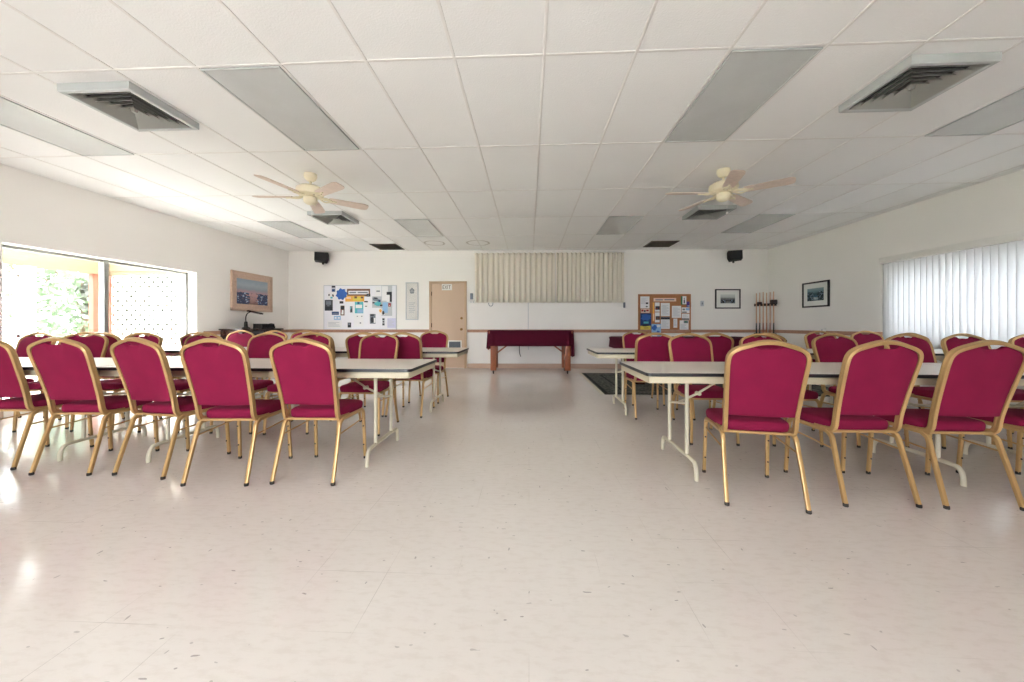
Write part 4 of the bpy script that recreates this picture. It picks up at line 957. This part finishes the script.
# small plant on second table
pp = thing('small_plant', 'tiny dark green potted plant on the second left table', 'plant', (-2.37, 4.75, .745))
MB().lathe([(.03, 0), (.04, .05), (.042, .055), (.036, .055), (.034, .045)], n=16).build('pot', M_darkwood, pp)
m = MB(); rnd = random.Random(8)
for k in range(26):
    a = rnd.uniform(0, 2 * PI); e = rnd.uniform(.2, 1.2); L_ = rnd.uniform(.05, .09); d = Vector((math.cos(a) * math.cos(e), math.sin(a) * math.cos(e), math.sin(e)))
    b = Vector((0, 0, .045)); s_ = d.cross(Vector((0, 0, 1))).normalized() * .012
    v = [m.bm.verts.new(q) for q in (b, b + d * L_ * .55 + s_, b + d * L_, b + d * L_ * .55 - s_)]; m.bm.faces.new(v)
m.build('leaves', mat('plant_dark_green', (52, 70, 44), .7), pp, solid=.001)

# ------------------------------------------------------------------ the porch and garden beyond the left window
struct(MB().box((-60, -60, -.3), (60, 60, -.13)).build('ground', M_concrete))
struct(MB().box((-9.0, -1.5, -.125), (XL - .31, 7.2, -.02)).build('porch_floor', M_concrete))
struct(MB().box((-60, -40, -.128), (-9.2, 40, -.11)).build('lawn', M_lawn))
struct(MB().box((-8.9, -1.5, 2.70), (XL - .30, 7.2, 2.72)).build('porch_roof', M_roofsheet))
o = MB().box((-8.62, -1.5, 2.06), (-8.46, 6.9, 2.34), bev=.01).build('porch_beam', M_porch); tag(o, 'beige beam along the outer edge of the porch seen through the left window', 'beam')
def post(label, y, w_, mt, x=-8.54):
    t = thing('porch_post', label, 'post', (x, y, -.02), 0, 'porch posts outside the left window')
    MB().box((-w_ / 2, -w_ / 2, 0), (w_ / 2, w_ / 2, 2.08), bev=.008).build('shaft', mt, t); MB().box((-w_ / 2 - .02, -w_ / 2 - .02, 0), (w_ / 2 + .02, w_ / 2 + .02, .1), bev=.006).build('foot', mt, t)
post('white porch post left of the window mullion outside', 5.72, .16, M_lattice)
post('orange porch post just left of the window mullion outside', 6.68, .10, M_orange)
o = MB().box((-8.58, 6.735, 1.62), (-8.5, 6.895, 1.72), bev=.006).build('porch_bracket', M_orange); tag(o, 'orange bracket on the orange porch post outside the window', 'bracket')
rl = thing('porch_railing', 'white porch screen frame with rails outside the left window', 'railing', (-8.56, 3.4, 0))
m = MB(); m.box((-.03, -3, 1.86), (.03, 2.4, 1.92)); m.box((-.03, -3, .85), (.03, 2.4, .90)); m.box((-.03, 2.2, 0), (.03, 2.3, 1.9)); m.build('rails', M_lattice, rl)
la = thing('lattice_panel', 'white diagonal lattice panel closing the end of the porch', 'lattice', (-7.3, 6.93, 0))
m = MB(); pt_ = .19
for s_ in (1, -1):
    k = -3.2
    while k < 3.4:
        # strip along direction (1, s) clipped to x -1.2..1.2, z 0..2.1
        pts = []
        for tt in (-1.2, 1.2): pts.append((tt, k + s_ * tt))
        a0, a1 = -1.2, 1.2
        if s_ > 0: a0 = max(a0, .05 - k); a1 = min(a1, 2.1 - k)
        else: a0 = max(a0, k - 2.1); a1 = min(a1, k - .05)
        if a1 - a0 > .03:
            m.sweep([(a0, s_ * .005, k + s_ * a0), (a1, s_ * .005, k + s_ * a1)], [(-.038, -.004), (.038, -.004), (.038, .004), (-.038, .004)], (-s_ * .707, 0, .707))
        k += pt_
m.build('lattice_strips', M_lattice, la)
m = MB(); m.box((1.14, -.03, 0), (1.22, .03, 2.14)); m.box((-1.17, -.03, 2.06), (1.2, .03, 2.14)); m.box((-1.17, -.03, 0), (1.2, .03, .08)); m.build('lattice_frame', M_porch, la)
MB().box((-1.215, -.03, 0), (-1.175, .03, 2.14)).build('corner_strip', M_orange, la)
o = MB().box((-8.5, 6.88, 2.14), (XL - .31, 6.98, 2.69)).build('porch_fascia', M_porch); tag(o, 'beige board above the lattice at the end of the porch', 'board')
def tree(label, x, y, h, r, seed, leaf=None):
    t = thing('leafy_tree', label, 'tree', (x, y, -.12), 0, 'pale trees beyond the porch')
    rnd = random.Random(seed)
    m = MB(); m.tube(cr([(0, 0, 0), (.05, .03, h * .3), (-.04, .05, h * .55)], 4), .12, 9, scale=lambda v: 1 - .5 * v)
    for k in range(5):
        a = k * 1.26; m.tube([(0, 0, h * .4), (math.cos(a) * r * .6, math.sin(a) * r * .6, h * .68)], .05, 7, scale=lambda v: 1 - .6 * v)
    m.build('trunk', M_bark, t)
    m = MB(); bm = m.bm
    for k in range(2600):
        while True:
            v = Vector((rnd.uniform(-1, 1), rnd.uniform(-1, 1), rnd.uniform(-1, 1)))
            if .25 < v.length < 1 and noise.noise(v * 2.3 + Vector((seed, 0, 0))) > -.18: break
        c_ = Vector((v.x * r, v.y * r, h * .55 + v.z * h * .45)); s_ = rnd.uniform(.06, .14)
        d1 = Vector((rnd.uniform(-1, 1), rnd.uniform(-1, 1), rnd.uniform(-1, 1))).normalized(); d2 = d1.orthogonal().normalized()
        bm.faces.new([bm.verts.new(c_ + q) for q in (d1 * s_, d2 * s_ * .5, -d1 * s_, -d2 * s_ * .5)])
    o = m.build('crown', leaf or M_leaf, t); return t
tree('pale green tree at the far left beyond the porch, outside the window', -13.5, 5.6, 4.2, 1.5, 1)
tree('pale green tree left of the white porch post, outside the window', -18.0, 8.2, 5.0, 1.7, 2)
tree('pale green tree between the white and orange porch posts, outside the window', -13.4, 10.2, 4.0, 1.5, 3)
tree('bushy dark shrub directly behind the white lattice', -10.2, 9.75, 3.4, 1.7, 6, M_leafdark)
tree('tall pale green tree farthest from the window beyond the others', -19.5, 13.0, 7.0, 2.6, 4)
